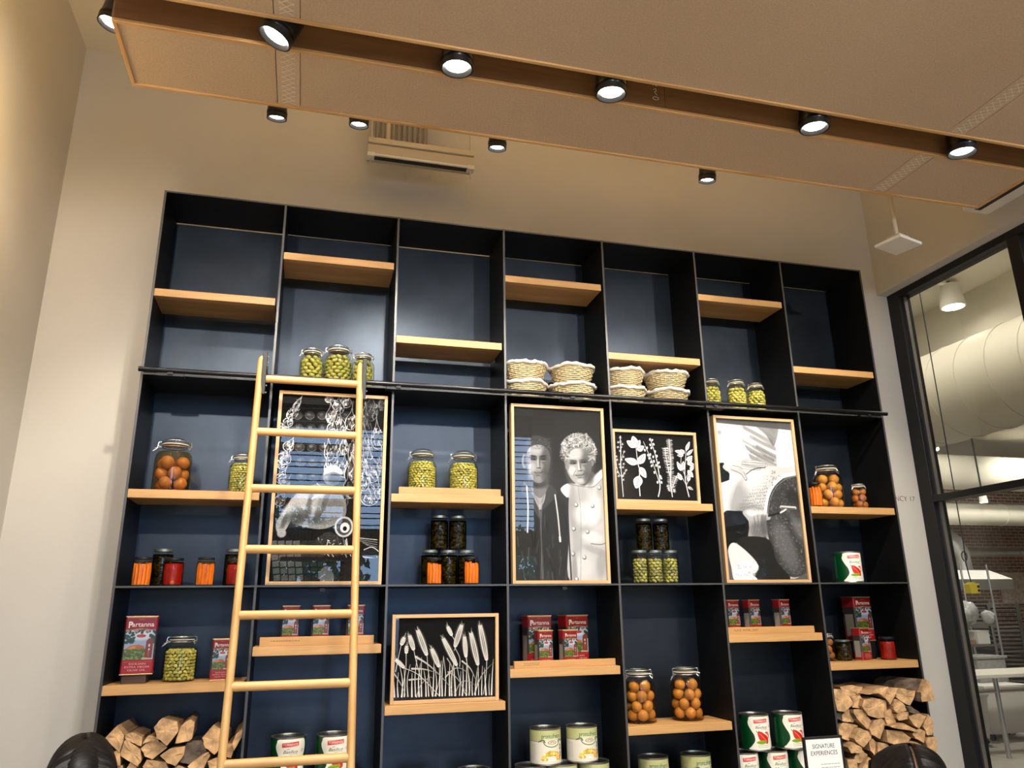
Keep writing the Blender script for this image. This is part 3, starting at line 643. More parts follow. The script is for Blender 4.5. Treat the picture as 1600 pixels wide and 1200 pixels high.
def art_artichoke_can():
    P = Paint(640, 230, (.86,.84,.78)); R = random.Random(6)
    P.poly([(0,0), (640,0), (640,76), (0,76)], (.72,.72,.5), raw=True); P.line([(0,77), (640,77)], (.35,.38,.3), 3, curve=False)
    for ox in (0, 320):
        P.ell(160+ox, 80, 62, 46, (.88,.88,.76), soft=.04); P.ell(160+ox, 78, 60, 40, (.25,.3,.25), soft=.03, al=.9); P.ell(160+ox, 74, 56, 38, (.86,.86,.74), soft=.03)
        P.poly([(92+ox,40), (228+ox,40), (228+ox,76), (200+ox,70), (120+ox,70), (92+ox,76)], (.8,.8,.62), raw=True, al=.9)
        P.line([(70+ox,78), (100+ox,66), (112+ox,82)], (.3,.36,.28), 8); P.line([(250+ox,78), (220+ox,66), (208+ox,82)], (.3,.36,.28), 8)
        P.text('prontofresco', 160+ox, 54, 42, (.08,.34,.16), width=138, center=True, offset=.01)
        P.ell(160+ox, 84, 30, 13, (.35,.12,.12)); P.ell(160+ox, 84, 27, 11, (.82,.8,.72)); P.line([(146+ox,86), (160+ox,78), (174+ox,86)], (.6,.15,.12), 3)
        P.ell(160+ox, 210, 76, 66, (.86,.62,.22), soft=.1); P.poly([(60+ox,206), (260+ox,206), (260+ox,232), (60+ox,232)], (.86,.84,.78), raw=True)
        for k in range(120):
            a = R.uniform(PI, 2*PI); r = R.uniform(.2,.98); P.ell(160+ox+72*r*math.cos(a), 205+62*r*math.sin(a), R.uniform(5,12), R.uniform(4,8), R.choice(((.95,.78,.35),(.85,.5,.15),(.98,.9,.6),(.7,.66,.2))), R.uniform(0,3), .3)
        P.poly([(132+ox,180), (184+ox,180), (184+ox,206), (132+ox,206)], (.95,.93,.9), raw=True); P.line([(138+ox,188), (176+ox,188)], (.55,.5,.45), 2); P.line([(138+ox,197), (178+ox,197)], (.55,.5,.45), 2)
        for k in range(26): P.ell(232+ox+R.uniform(-8,8), 100+k*3.4, R.uniform(3,8), 4, R.choice(((.1,.12,.08),(.45,.3,.12),(.3,.36,.2))), R.uniform(0,3), .3)
        for y in range(100, 200, 9): P.line([(8+ox,y), (44+ox,y)], (.66,.62,.58), 2, curve=False)
    P.noise(.015, 1, 5)
    return P.a

def art_sign():
    P = Paint(260, 480, (.96,.96,.95))
    P.text('SIGNATURE', 130, 56, 36, (.12,.12,.13), width=164, center=True); P.text('EXPERIENCES', 130, 96, 36, (.12,.12,.13), width=196, center=True)
    R = random.Random(1)
    for j, y in enumerate(range(150, 235, 20)):
        x = 100
        while x < 232: w = R.uniform(8,26); P.line([(x,y), (min(x+w, 234),y)], (.62,.62,.64), 4, curve=False); x += w+7
    for y in range(270, 450, 18): P.line([(30,y), (R.uniform(150,230),y)], (.6,.6,.62), 4, curve=False)
    return P.a
# ------------------------------------------------------------------ materials in use
M_WALL = plain('wall_paint', (.56, .525, .465), .85, noise=.03, nscale=1.5, bump=.15, bscale=90)
M_CEIL = plain('ceiling_paint', (.72, .68, .6), .85)
M_FLOOR = plain('concrete_floor', (.46, .42, .37), .35, noise=.2, nscale=3)
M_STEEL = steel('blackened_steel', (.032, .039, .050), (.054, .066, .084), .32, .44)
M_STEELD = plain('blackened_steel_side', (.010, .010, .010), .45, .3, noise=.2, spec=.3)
M_EDGE = plain('steel_edge', (.085, .085, .085), .4, .5)
M_OAK = wood('oak_board', (.40, .205, .068), (.60, .345, .13), 'X', .45)
M_OAKF = wood('oak_frame', (.46, .27, .12), (.66, .43, .22), 'Z', .45)
M_OAKX = wood('oak_frame_cross', (.46, .27, .12), (.66, .43, .22), 'X', .45)
M_LAD = wood('ladder_ash', (.54, .29, .09), (.72, .44, .17), 'Z', .38)
M_LADX = wood('ladder_rung_ash', (.50, .26, .08), (.70, .42, .16), 'X', .38)
M_FASC = wood('walnut_fascia', (.15, .075, .033), (.25, .13, .058), 'X', .5, .8)
M_TRIM = wood('trim_oak', (.55, .31, .12), (.72, .45, .2), 'X', .5)
M_TRIMY = wood('trim_oak_y', (.55, .31, .12), (.72, .45, .2), 'Y', .5)
M_FELT = plain('brown_felt', (.56, .43, .305), .95, noise=.1, nscale=120, bump=.6, bscale=400)
M_FELT2 = plain('brown_felt_band', (.58, .455, .33), .95, noise=.1, nscale=120, bump=.6, bscale=400)
M_THREAD = plain('white_thread', (.75, .7, .62), .8)
M_BLACK = plain('black_metal', (.012, .012, .013), .42, .3)
M_BLKR = plain('black_rail', (.03, .03, .032), .28, .9)
M_LENS = emis('lamp_lens', (1.0, .93, .82), 28)
M_GLASS = thin_glass('jar_glass', (.97, .985, .97), 1.5)
M_LID = thin_glass('lid_glass', (.86, .89, .86), 1.8)
M_WIRE = plain('bail_wire', (.75, .75, .74), .25, .9)
M_GASK = plain('rubber_gasket', (.72, .62, .5), .6)
M_CHROME = plain('brushed_metal', (.5, .5, .5), .3, .9)
M_WHITE = plain('white_plastic', (.75, .73, .68), .5)
M_BEIGE = plain('beige_enamel', (.50, .44, .34), .5)
M_GREYT = plain('grey_tube', (.22, .2, .18), .6)
M_PIC = thin_glass('picture_glass', (.98, .98, .98), 1.5, .0)
M_WIN = thin_glass('window_glass', (.96, .97, .96), 1.45, .0)
M_CLOTH = plain('white_liner_cloth', (.72, .66, .58), .9, noise=.08, nscale=40, bump=.5, bscale=120)
M_WICK = plain('pale_wicker', (.62, .50, .28), .6, noise=.2, nscale=30)
M_DKGRN = plain('dark_tin_side', (.05, .035, .03), .4, .2)
M_RED = plain('red_tin', (.32, .012, .015), .35, .2)
M_GOLD = plain('gold_rim', (.62, .42, .2), .3, .7)
M_CANTOP = plain('can_rim', (.35, .34, .3), .3, .9)
M_CANLID = plain('can_lid_dark', (.06, .055, .04), .3, .9)
M_BLKLID = plain('black_jar_lid', (.02, .02, .02), .35, .4)
M_SILLID = plain('silver_green_lid', (.30, .32, .28), .3, .8)
M_LIGHTWOOD = plain('white_laminate', (.8, .76, .66), .4)

# ------------------------------------------------------------------ room shell
XL, YB, ZC = -0.585, 0.35, 4.64
struct('wall_back', MB().box(-.75, 4.76, YB, YB+.15, 0, ZC), M_WALL)
struct('wall_left', MB().box(XL-.15, XL, -9.1, YB, 0, ZC), M_WALL)
struct('ceiling', MB().box(-.75, 20, -9.1, 12.2, ZC, ZC+.12), M_CEIL)
struct('floor', MB().box(-.75, 20, -9.1, 12.2, -.12, 0), M_FLOOR)
struct('wall_right', MB().box(4.62, 4.85, -9.1, YB, 3.6, ZC).box(4.72, 4.85, -9.1, -3.3, 0, 3.6), M_WALL)
wf = MB()
BAYS = [(.28, 1.42), (1.54, 2.4), (4.0, 4.7)]
for a, b in ((-.75, .28), (1.42, 1.54), (2.4, 4.0), (4.7, 4.85)): wf.box(a, b, -9.15, -9.0, 0, ZC)
for a, b in BAYS:
    wf.box(a, b, -9.15, -9.0, 0, .12); wf.box(a, b, -9.15, -9.0, 2.22, 2.56); wf.box(a, b, -9.15, -9.0, 4.3, ZC)
struct('wall_front', wf, plain('front_wall', (.1, .085, .07), .7))
wi = 2
M_SLAT = plain('blind_slat', (.02, .03, .05), .6)
for a, b in BAYS:
    for z0, z1 in ((.12, 2.22), (2.56, 4.3)):
        w = bpy.data.objects.new('window_%d' % wi, None); COL.objects.link(w); w['kind'] = 'structure'; wi += 1
        f = MB().box(a, a+.04, -9.1, -9.02, z0, z1).box(b-.04, b, -9.1, -9.02, z0, z1).box(a+.04, b-.04, -9.1, -9.02, z0, z0+.04).box(a+.04, b-.04, -9.1, -9.02, z1-.04, z1)
        obj('window_frame', f, M_BLACK, w)
        if z0 > 2:
            n = 16; sl = MB().box(a+.04, b-.04, -9.075, -9.045, -.008, .008).mesh('slat', M_SLAT)
            for k in range(n): link('slat', sl, w, (0, 0, z0+.1+(z1-z0-.2)*k/(n-1)+.012*math.sin(k*2.3)))
# ground and trees outside, seen reflected in the picture glass
struct('trim_1', MB().box(-14, 18, -30, -9.16, -.2, -.02), plain('pavement', (.35, .34, .32), .8, noise=.1))
M_LEAF = plain('tree_leaves', (.06, .22, .09), .6, noise=.5, nscale=3)
M_BARK = plain('tree_bark', (.09, .07, .05), .8)
def tree(x, y, h, s, label):
    t = thing('tree', label, 'tree', (x, y, -.02), 'trees outside the front windows'); rnd = random.Random(s)
    tr = MB().tube([(0,0,0), (.05,0,h*.3), (0,.1,h*.6)], [.12,.09,.05], 8)
    for k in range(6):
        a = k*1.05; tr.tube([(0,0,h*.32+.1*k), (.5*math.cos(a), .5*math.sin(a), h*.5+.1*k), (1.0*math.cos(a), 1.0*math.sin(a), h*.62+.1*k)], [.05,.035,.02], 5)
    obj('trunk', tr, M_BARK, t)
    lf = MB()
    for k in range(2200):
        a = rnd.uniform(0, 2*PI); ph = rnd.uniform(-1, 1); r = rnd.random()**.4; rr = 1.9*r*math.sqrt(1-ph*ph)
        c = Vector((rr*math.cos(a), rr*math.sin(a), h*.62+1.5*r*ph)); u = Vector((rnd.uniform(-1,1), rnd.uniform(-1,1), rnd.uniform(-1,1))).normalized(); w = u.orthogonal().normalized()
        lf.quad([c-u*.11, c-w*.06, c+u*.11, c+w*.06])
    obj('foliage', lf, M_LEAF, t, kind='stuff')
tree(.3, -12.6, 3.2, 1, 'leafy green tree outside the front window, leftmost of the trees')
tree(5.0, -14.4, 3.0, 2, 'leafy green tree outside between the front windows')
tree(9.6, -13.8, 3.3, 3, 'leafy green tree outside the rightmost front window')

# ------------------------------------------------------------------ window wall to the kitchen
w = bpy.data.objects.new('window_1', None); COL.objects.link(w); w['kind'] = 'structure'
def wpart(nm, *b, m=M_BLACK): return obj(nm, MB().box(*b), m, w, bevel=.003)
wpart('window_post', 4.70, 4.80, .245, .35, 0, 3.64)
wpart('head_rail', 4.70, 4.80, -3.3, .245, 3.555, 3.62)
wpart('transom', 4.70, 4.80, -.63, .245, 2.13, 2.172)
wpart('transom', 4.70, 4.80, -3.3, -.71, 2.13, 2.172)
wpart('mullion', 4.70, 4.80, -.71, -.63, 0, 3.555)
for (a, b, c, d) in ((-.63, .245, 2.172, 3.555), (-.63, .245, .05, 2.13), (-3.3, -.71, 2.172, 3.555), (-3.3, -.71, .05, 2.13)):
    obj('pane', MB().box(4.747, 4.753, a, b, c, d), M_WIN, w)
obj('glazing_bead', MB().box(4.735, 4.76, .232, .245, .05, 3.555), M_CHROME, w)

# ------------------------------------------------------------------ lettering on the wall
tx = text_mesh('TENANCY 17', .047, plain('wall_lettering', (.14, .13, .12), .7), extrude=.0005, offset=-.0005)
t_ = link('wall_lettering', tx, None, (4.658-max(v.co.x for v in tx.vertices), .3485, 2.147), (PI/2, 0, 0))
tag(t_, 'small dark TENANCY 17 lettering on the grey wall beside the shelving', 'sign')

# ------------------------------------------------------------------ ceiling baffles
def zigzag(x0, x1, y0, y1, z, n):
    mb = MB(); s = (y1-y0)/n
    for k in range(n):
        ya, yb = y0+s*k, y0+s*(k+1)
        for p in (((x0,ya), (x1,yb+s*.4)), ((x1,ya), (x0,yb+s*.4))):
            mb.tube([(p[0][0], p[0][1], z), (p[1][0], min(p[1][1], y1), z)], .0016, 4)
    return mb
def baffle(name, label, x0, x1, y0, y1, z, joints):
    t = thing(name, label, 'ceiling panel', (x0, y0, z), 'felt ceiling baffles'); W, L = x1-x0, y1-y0; H = .26; tw = .016
    xs = [0.0]
    for a, b in joints: xs += [a-x0, b-x0]
    xs.append(W)
    for i in range(len(xs)-1):
        m = M_FELT2 if i % 2 else M_FELT
        obj('felt_panel' if i % 2 == 0 else 'felt_band', MB().box(xs[i]+(.0015 if i else tw), xs[i+1]-(.0015 if i < len(xs)-2 else tw), tw, L-tw, .008, .03), m, t)
    for a, b in joints: obj('stitching', zigzag(a-x0+.02, b-x0-.02, tw+.01, L-tw-.01, .0075, max(4, int(L/.032))), M_THREAD, t, kind='stuff')
    obj('edge_trim', MB().box(0, W, 0, tw, 0, .014), M_TRIM, t, bevel=.002); obj('edge_trim', MB().box(0, W, L-tw, L, 0, .014), M_TRIM, t, bevel=.002)
    obj('edge_trim', MB().box(0, tw, tw, L-tw, 0, .014), M_TRIMY, t, bevel=.002); obj('edge_trim', MB().box(W-tw, W, tw, L-tw, 0, .014), M_TRIMY, t, bevel=.002)
    xj = 2.23-x0
    for a, b in ((0, xj-.001), (xj+.001, W)):
        obj('fascia_board', MB().box(a, b, 0, .018, .014, H), M_FASC, t); obj('fascia_board', MB().box(a, b, L-.018, L, .014, H), M_FASC, t)
    obj('fascia_board', MB().box(0, .018, .018, L-.018, .014, H), M_FASC, t); obj('fascia_board', MB().box(W-.018, W, .018, L-.018, .014, H), M_FASC, t)
    obj('top_board', MB().box(.018, W-.018, .018, L-.018, H-.02, H), M_FASC, t)
    rods = MB()
    for a in (.3, W/2, W-.3): rods.tube([(a, L/2, H), (a, L/2, ZC-z)], .006, 6)
    obj('hanger_rods', rods, M_BLACK, t)
    return t
b1 = baffle('ceiling_baffle', 'long narrow brown felt ceiling panel with oak edge above the shelving', 0.0, 4.307, -1.21, -.828, 3.6, [(.578, .672), (3.585, 3.685)])
b2 = baffle('ceiling_baffle', 'wide brown felt ceiling panel with oak edge overhead, nearest the viewer', 0.0, 4.5, -3.4, -1.355, 3.6, [(.578, .672), (3.585, 3.685)])
em = MB(); ex = 2.185
em.tube([(ex+.014*math.cos(a*PI/6), -1.2115, 3.655+.008*math.sin(a*PI/6)) for a in range(12)], .0016, 4, True)
em.tube([(ex-.008,-1.2115,3.70), (ex+.004,-1.2115,3.706), (ex+.006,-1.2115,3.694), (ex-.004,-1.2115,3.688), (ex+.002,-1.2115,3.68), (ex+.008,-1.2115,3.672)], .0016, 4)
em.tube([(ex-.01,-1.2115,3.72), (ex,-1.2115,3.728), (ex+.01,-1.2115,3.718)], .0016, 4)
e_ = obj('fascia_emblem', em, M_THREAD, b1, (0, 1.21, -3.6))

# ------------------------------------------------------------------ spotlights
def spotlight(loc, label, group, tilt=(0, 0), stem=.0, r=.056, h=.13):
    t = thing('spotlight', label, 'spotlight', loc, group)
    rot = (tilt[0], tilt[1], 0)
    obj('housing', MB().lathe([(r*.7,h*.98), (r*.96,h), (r*.96,h*.35), (r,h*.33), (r,0), (r*.90,0), (r*.70,.016), (0,.0165)][::-1], 32), M_BLACK, t, smooth=True, rot=rot)
    obj('trim_ring', MB().lathe([(r*1.005,h*.30), (r*1.03,h*.27), (r*1.03,h*.2), (r*1.005,h*.17)], 32), M_BLKR, t, smooth=True, rot=rot)
    obj('lens', MB().lathe([(0,.010), (r*.4,.008), (r*.71,.0145)], 28), M_LENS, t, smooth=True, rot=rot)
    if stem: obj('stem', MB().lathe([(.012,h), (.012,stem)], 12), M_BLACK, t)
    return t
names = ['first from the left, in the gap between the felt panels', 'second from the left between the felt panels', 'third and middle one between the felt panels', 'fourth from the left between the felt panels', 'rightmost one between the felt panels']
for i, (x, y, tg) in enumerate(NEAR_SPOTS):
    spotlight((x, y, 3.575), 'lit black ceiling spotlight, '+names[i], 'spotlights between the felt panels', tilt=((0.12, .42) if i == 0 else (.1, 0)), stem=ZC-3.575, r=.066)
    spot('spot_beam', (x, y, 3.555), (x+(-.35 if i == 0 else 0.0), 0.25, 1.5+(.5 if i % 2 else 0)), 62, WARM, math.radians(72), .7, .03)
FAR = [(.535, -.26, 3.93, 'leftmost of four behind the long felt panel', .25), (.945, -.33, 3.91, 'second of four, left of beige unit', .2), (1.69, -.30, 3.91, 'third of four, right of beige unit', .2), (2.965, -.29, 3.90, 'rightmost of four behind the long felt panel', .2)]
for x, y, z, lb, tl in FAR:
    spotlight((x, y, z), 'small lit black spotlight near the back wall, '+lb, 'spotlights by the back wall', tilt=(tl, 0), stem=ZC-z, r=.05)
    spot('spot_beam', (x, y-.01, z-.03), (x, -.1, 1.6), 22, WARM, math.radians(60), .8, .03)
spotlight((-.17, -.66, 4.02), 'lit black spotlight in the top left corner beside the felt panel end', 'spotlights by the back wall', tilt=(0, .2), stem=ZC-4.02, r=.056)
spot('spot_beam', (-.17, -.66, 3.98), (-.3, 0.1, 1.8), 8, WARM, math.radians(70), .8, .03)

# ------------------------------------------------------------------ beige air unit, vent, access point
t = thing('air_unit', 'long beige slotted air unit hanging near the back wall below the ceiling', 'vent', (1.02, .10, 4.05))
obj('casing', MB().box(0, .63, .012, .11, 0, .062).box(0, .63, 0, .11, .066, .10), M_BEIGE, t, bevel=.003)
obj('slot', MB().box(.04, .59, .02, .06, -.012, 0), M_BLACK, t)
obj('slot_rail', MB().box(.04, .59, .004, .016, -.016, -.004), M_WHITE, t)
obj('end_clip', MB().box(0, .04, .0, .05, -.025, 0), M_WHITE, t); obj('end_clip', MB().box(.59, .63, .0, .05, -.025, 0), M_WHITE, t)
for x in (.02, .61): obj('hanger_rod', MB().lathe([(.004, -.075), (.004, ZC-4.05)], 8, x, .03), M_BEIGE, t)
for k in range(10): obj('hose', MB().lathe([(.0135, .10), (.0135, ZC-4.05)], 12, .055+.0315*k, .06), M_BEIGE if k == 2 else M_GREYT, t, smooth=True, label='cream hose' if k == 2 else None)
t = thing('linear_vent', 'white linear air vent with a black slot beside the felt panel, top right', 'vent', (4.44, -3.2, 3.72))
obj('vent_frame', MB().box(0, .055, 0, 2.58, 0, .09).box(.085, .18, 0, 2.58, 0, .09).box(.055, .085, 0, .02, 0, .09).box(.055, .085, 2.55, 2.58, 0, .09), M_WHITE, t)
obj('vent_slot', MB().box(.050, .095, .02, 2.55, -.001, .0), M_BLACK, t)
t = thing('access_point', 'square white device on a pole hanging by the right wall', 'device', (3.93, -.62, 3.43), rz=.27)
obj('device_body', MB().box(-.1, .1, -.08, .08, 0, .018), M_WHITE, t, bevel=.004); obj('mount_box', MB().box(-.05, .05, -.045, .045, .018, .055), M_BEIGE, t, bevel=.003)
obj('pole', MB().lathe([(.013, .055), (.013, ZC-3.43)], 12), M_BEIGE, t)

# ------------------------------------------------------------------ steel shelving
T = .010; H_T = 3.594; ZR = 2.612; ZM = 1.624; ZBOT = .60; DEP = .34
S = thing('shelving_unit', 'tall blackened steel shelving wall with seven columns', 'shelving', (0, 0, 0))
for k in range(8):
    x = .6*k; x0 = x-T/2 if 0 < k < 7 else (x if k == 0 else x-T)
    obj('side_panel' if k in (0, 7) else 'divider', MB().box(x0, x0+T, .002, DEP, 0, H_T), M_STEELD, S)
    obj('front_edge', MB().box(x0-.0005, x0+T+.0005, -.001, .002, 0, H_T), M_EDGE, S)
for nm, z in (('top_plate', H_T), ('shelf_plate', ZR), ('shelf_plate', ZM), ('bottom_plate', ZBOT), ('plinth_plate', .1)):
    mb = MB(); me = MB()
    for k in range(7): mb.box(.6*k+T/2+(T/2 if k == 0 else 0), .6*(k+1)-T/2-(T/2 if k == 6 else 0), .002, DEP-.006, z-.009, z-.001)
    obj(nm, mb, M_STEELD, S)
    obj('plate_edge', MB().box(T, 4.2-T, -.0012, .0018, z-.009, z-.001), M_EDGE, S)
for k in range(7): obj('back_panel', MB().box(.6*k+T/2+(T/2 if k == 0 else 0), .6*(k+1)-T/2-(T/2 if k == 6 else 0), DEP-.006, DEP, 0, H_T-.012-(.004 if k in (0, 2) else 0)), M_STEEL, S)
for (x, z) in ((.9, 1.61), (2.1, 1.61)): obj('cable_grommet', MB().box(x-.012, x+.012, .0, .02, z-.016, z-.002), M_BLACK, S)

# wood boards: column, top height
BOARDS = {(0,3.053): 'high in the first column from the left, empty', (0,2.055): 'in the first column, under the big jar of brown fruit', (0,1.21): 'in the first column, above the left firewood',
 (1,3.318): 'highest in the second column, empty', (1,1.353): 'in the second column behind the ladder, under three small tins',
 (2,2.902): 'upper one in the third column, empty', (2,2.063): 'in the third column, under two jars of olives', (2,1.08): 'in the third column, under the wheat picture',
 (3,3.312): 'high in the middle column, empty', (3,1.222): 'in the middle column, under two large and two small tins',
 (4,2.898): 'in the fifth column just above the bread baskets', (4,2.049): 'in the fifth column, under the herb picture', (4,.935): 'in the fifth column, under two jars of oranges',
 (5,3.315): 'high in the sixth column, empty', (5,1.357): 'in the sixth column, engraved FLOUR. WATER. CRAFT.',
 (6,2.899): 'upper one in the rightmost column, empty', (6,2.05): 'in the rightmost column, under jars of oranges and carrots', (6,1.2): 'in the rightmost column, above the right firewood'}
for (c, z), lb in BOARDS.items():
    o = obj('wood_shelf', MB().box(0, .6-T-.014, 0, .25, -.04, 0), M_OAK, None, (.6*c+T/2+.003, .008, z), bevel=.002)
    tag(o, 'oak shelf board '+lb, 'shelf', 'oak boards in the steel shelving')
M_ENGR = plain('engraved_text', (.12, .06, .025), .7)
LIPS = [(1, .634, 1.151, 1.353, .04, 'under three small tins behind the ladder'), (2, 1.249, 1.78, 2.063, .041, 'in front of two jars of green olives'), (3, 1.84, 2.375, 1.222, .033, 'in front of four red tins'), (5, 3.022, 3.565, 1.357, .036, 'engraved FLOUR. WATER. CRAFT.')]
for c, x0, x1, z, h, lb in LIPS:
    t = thing('display_lip', 'upright oak strip on a shelf board, '+lb, 'shelf strip', (x0, .045, z), 'oak strips on shelf boards')
    obj('strip', MB().box(0, x1-x0, 0, .022, 0, h), M_OAK, t, bevel=.0015)
    if c == 5:
        link('engraving', text_mesh('FLOUR. WATER. CRAFT.', .014, M_ENGR, 'engraving', extrude=.0002), t, (.045, -.0003, .016), (PI/2, 0, 0))
    elif c in (1, 3):
        e = MB(); rnd = random.Random(c)
        for row in (range(2) if c == 3 else range(1)):
            x = .05
            while x < (.12 if c == 3 else .17): w_ = rnd.uniform(.004, .012); e.box(x, x+w_, -.0004, .0002, .013+.008*(1-row), .0155+.008*(1-row)); x += w_+.003
        obj('engraving', e, M_ENGR, t)

# ------------------------------------------------------------------ ladder rail and ladder
t = thing('ladder_rail', 'black steel ladder rail running along the whole shelving front', 'rail', (0, -.055, 2.612))
obj('tube', MB().tube([(-.0, 0, 0), (4.18, 0, 0)], .0125, 16), M_BLKR, t, smooth=True)
for x in (.14, 1.22, 2.16, 3.02, 4.05): obj('bracket', MB().box(x-.06, x+.06, .0, .052, -.026, -.014).box(x-.012, x+.012, -.008, .008, -.02, -.010), M_BLACK, t)
L = thing('library_ladder', 'pale wooden library ladder leaning on the black rail', 'ladder', (.55, -.11, 0))
yl = lambda z: -.2*(2.6-z)
for s, xt, xb in ((0, -.002, .004), (1, .472, .492)):
    mb = MB(); pts = [(xt+(xb-xt)*(2.7-z)/2.67, yl(z), z) for z in (.045, .7, 1.4, 2.1, 2.66, 2.69, 2.703)]
    rad = [.0165]*4+[.0165,.013,.005]
    mb.tube(pts, rad, 14)
    for i in range(len(mb.v)):   # oval section: deeper than wide
        v = mb.v[i]; yc = yl(v[2]); mb.v[i] = (v[0], yc+(v[1]-yc)*1.45, v[2])
    obj('stile', mb, M_LAD, L, smooth=True)
    obj('roller_bracket', MB().box(xt+.014, xt+.026, -.02, .05, 2.54, 2.68).box(xt+.010, xt+.030, -.028, -.012, 2.50, 2.71), M_BLACK, L, bevel=.002)
    obj('roller', MB().lathe([(.0, -.012), (.02, -.012), (.014, 0), (.02, .012), (0, .012)], 20, M=Matrix.Translation((xt+.02, .055, 2.645)) @ Matrix.Rotation(PI/2, 4, 'Y')), M_CHROME, L, smooth=True)
    for z in (2.51, 2.545, 2.66, 2.69): obj('bolt', MB().ball((xt+.034, -.018, z), .005, sub=1), M_CHROME, L)
    obj('wheel', MB().lathe([(.0, -.012), (.03, -.012), (.032, 0), (.03, .012), (0, .012)], 20, M=Matrix.Translation((xb, yl(.032)-.03, .032)) @ Matrix.Rotation(PI/2, 4, 'Y')), M_BLACK, L, smooth=True)
for k in range(10):
    z = 2.582-.2725*k
    if z < .1: break
    u = (2.7-z)/2.67
    mb = MB().tube([(.006*u-.002+.01, yl(z), z), (.472+.02*u-.01, yl(z), z)], .0185, 14)
    obj('rung', mb, M_LADX, L, smooth=True)

# ------------------------------------------------------------------ pictures
def picture(name, label, x0, x1, z0, z1, y, art, depth=.04, lean=0.0, fw_=.016):
    W, Hh = x1-x0, z1-z0
    t = thing(name, label, 'picture', (x0, y, z0)); t.rotation_euler = (-lean if lean else .012, 0, 0)
    obj('frame_side', MB().box(0, fw_, 0, depth, 0, Hh), M_OAKF, t, bevel=.001); obj('frame_side', MB().box(W-fw_, W, 0, depth, 0, Hh), M_OAKF, t, bevel=.001)
    obj('frame_rail', MB().box(fw_, W-fw_, 0, depth, 0, fw_), M_OAKX, t, bevel=.001); obj('frame_rail', MB().box(fw_, W-fw_, 0, depth, Hh-fw_, Hh), M_OAKX, t, bevel=.001)
    obj('backing_board', MB().box(fw_, W-fw_, .014, depth-.004, fw_, Hh-fw_), M_BLACK, t)
    m = img_mat(name+'_print', art, .7, .1)
    link('print', print_plane('print', fw_, W-fw_, fw_, Hh-fw_, .0135, m), t)
    obj('glazing', MB().quad([(fw_,.008,fw_),(W-fw_,.008,fw_),(W-fw_,.008,Hh-fw_),(fw_,.008,Hh-fw_)]), M_PIC, t)
    return t
picture('framed_photograph', 'tall framed black-and-white photograph of hanging hams, behind the ladder', .640, 1.175, ZM, 2.562, .012, art_hams())
picture('framed_photograph', 'tall framed black-and-white portrait of two men, one in chef whites', 1.830, 2.358, ZM, 2.562, .012, art_portrait())
picture('framed_photograph', 'tall framed black-and-white photograph of hands testing a cheese wheel', 3.032, 3.562, ZM, 2.560, .012, art_cheese(), depth=.055)
picture('framed_print', 'framed white-on-black botanical print of five herb sprigs', 2.412, 2.925, 2.051, 2.455, .03, art_herbs(), depth=.028, lean=-.02)
picture('framed_print', 'framed white-on-black print of wheat ears and grasses', 1.236, 1.760, 1.081, 1.484, .04, art_wheat(), depth=.028, lean=-.02)
# ------------------------------------------------------------------ jars
def fruit_mat(name, c, rough=.4, var=.25, sc=9): return plain(name, c, rough, noise=var, nscale=sc, bump=.2, bscale=80)
M_ORANGE = fruit_mat('preserved_orange', (.56, .33, .12)); M_BROWNF = fruit_mat('preserved_brown_fruit', (.40, .20, .08)); M_GREENO = fruit_mat('large_green_olive', (.25, .24, .065), .3, .3, 20)
M_OLIVE = fruit_mat('small_green_olive', (.38, .35, .10), .3, .25, 20); M_OLIVEY = fruit_mat('yellow_green_olive', (.47, .42, .12), .3, .25, 20); M_OLIVED = fruit_mat('dark_olive', (.05, .045, .015), .3, .5, 20)
M_OLIVEM = fruit_mat('mixed_olive', (.26, .24, .08), .3, .4, 20)
M_OL2 = fruit_mat('olive_shade', (.32, .31, .09), .3, .3, 20); M_OL3 = fruit_mat('olive_pale', (.56, .50, .18), .3, .3, 20)
M_CORE = plain('gap_shade_core', (.06, .055, .012), .8)  # inner filler, coloured dark to paint the shade between the olives
M_CARROT = fruit_mat('carrot', (.85, .27, .04), .4, .2, 14); M_TOMATO = fruit_mat('red_pepper', (.36, .03, .02), .35, .3, 20)
L_YEL = thin_glass('olive_brine', (.96, .94, .76), 1.1); L_BRN = thin_glass('brown_syrup', (.88, .70, .46), 1.1); L_DK = thin_glass('dark_brine', (.35, .30, .14), 1.1); L_ORG = thin_glass('orange_brine', (.97, .80, .56), 1.1); L_RED = thin_glass('red_brine', (.85, .45, .35), 1.1); L_CLR = thin_glass('clear_brine', (.97, .96, .82), 1.1)

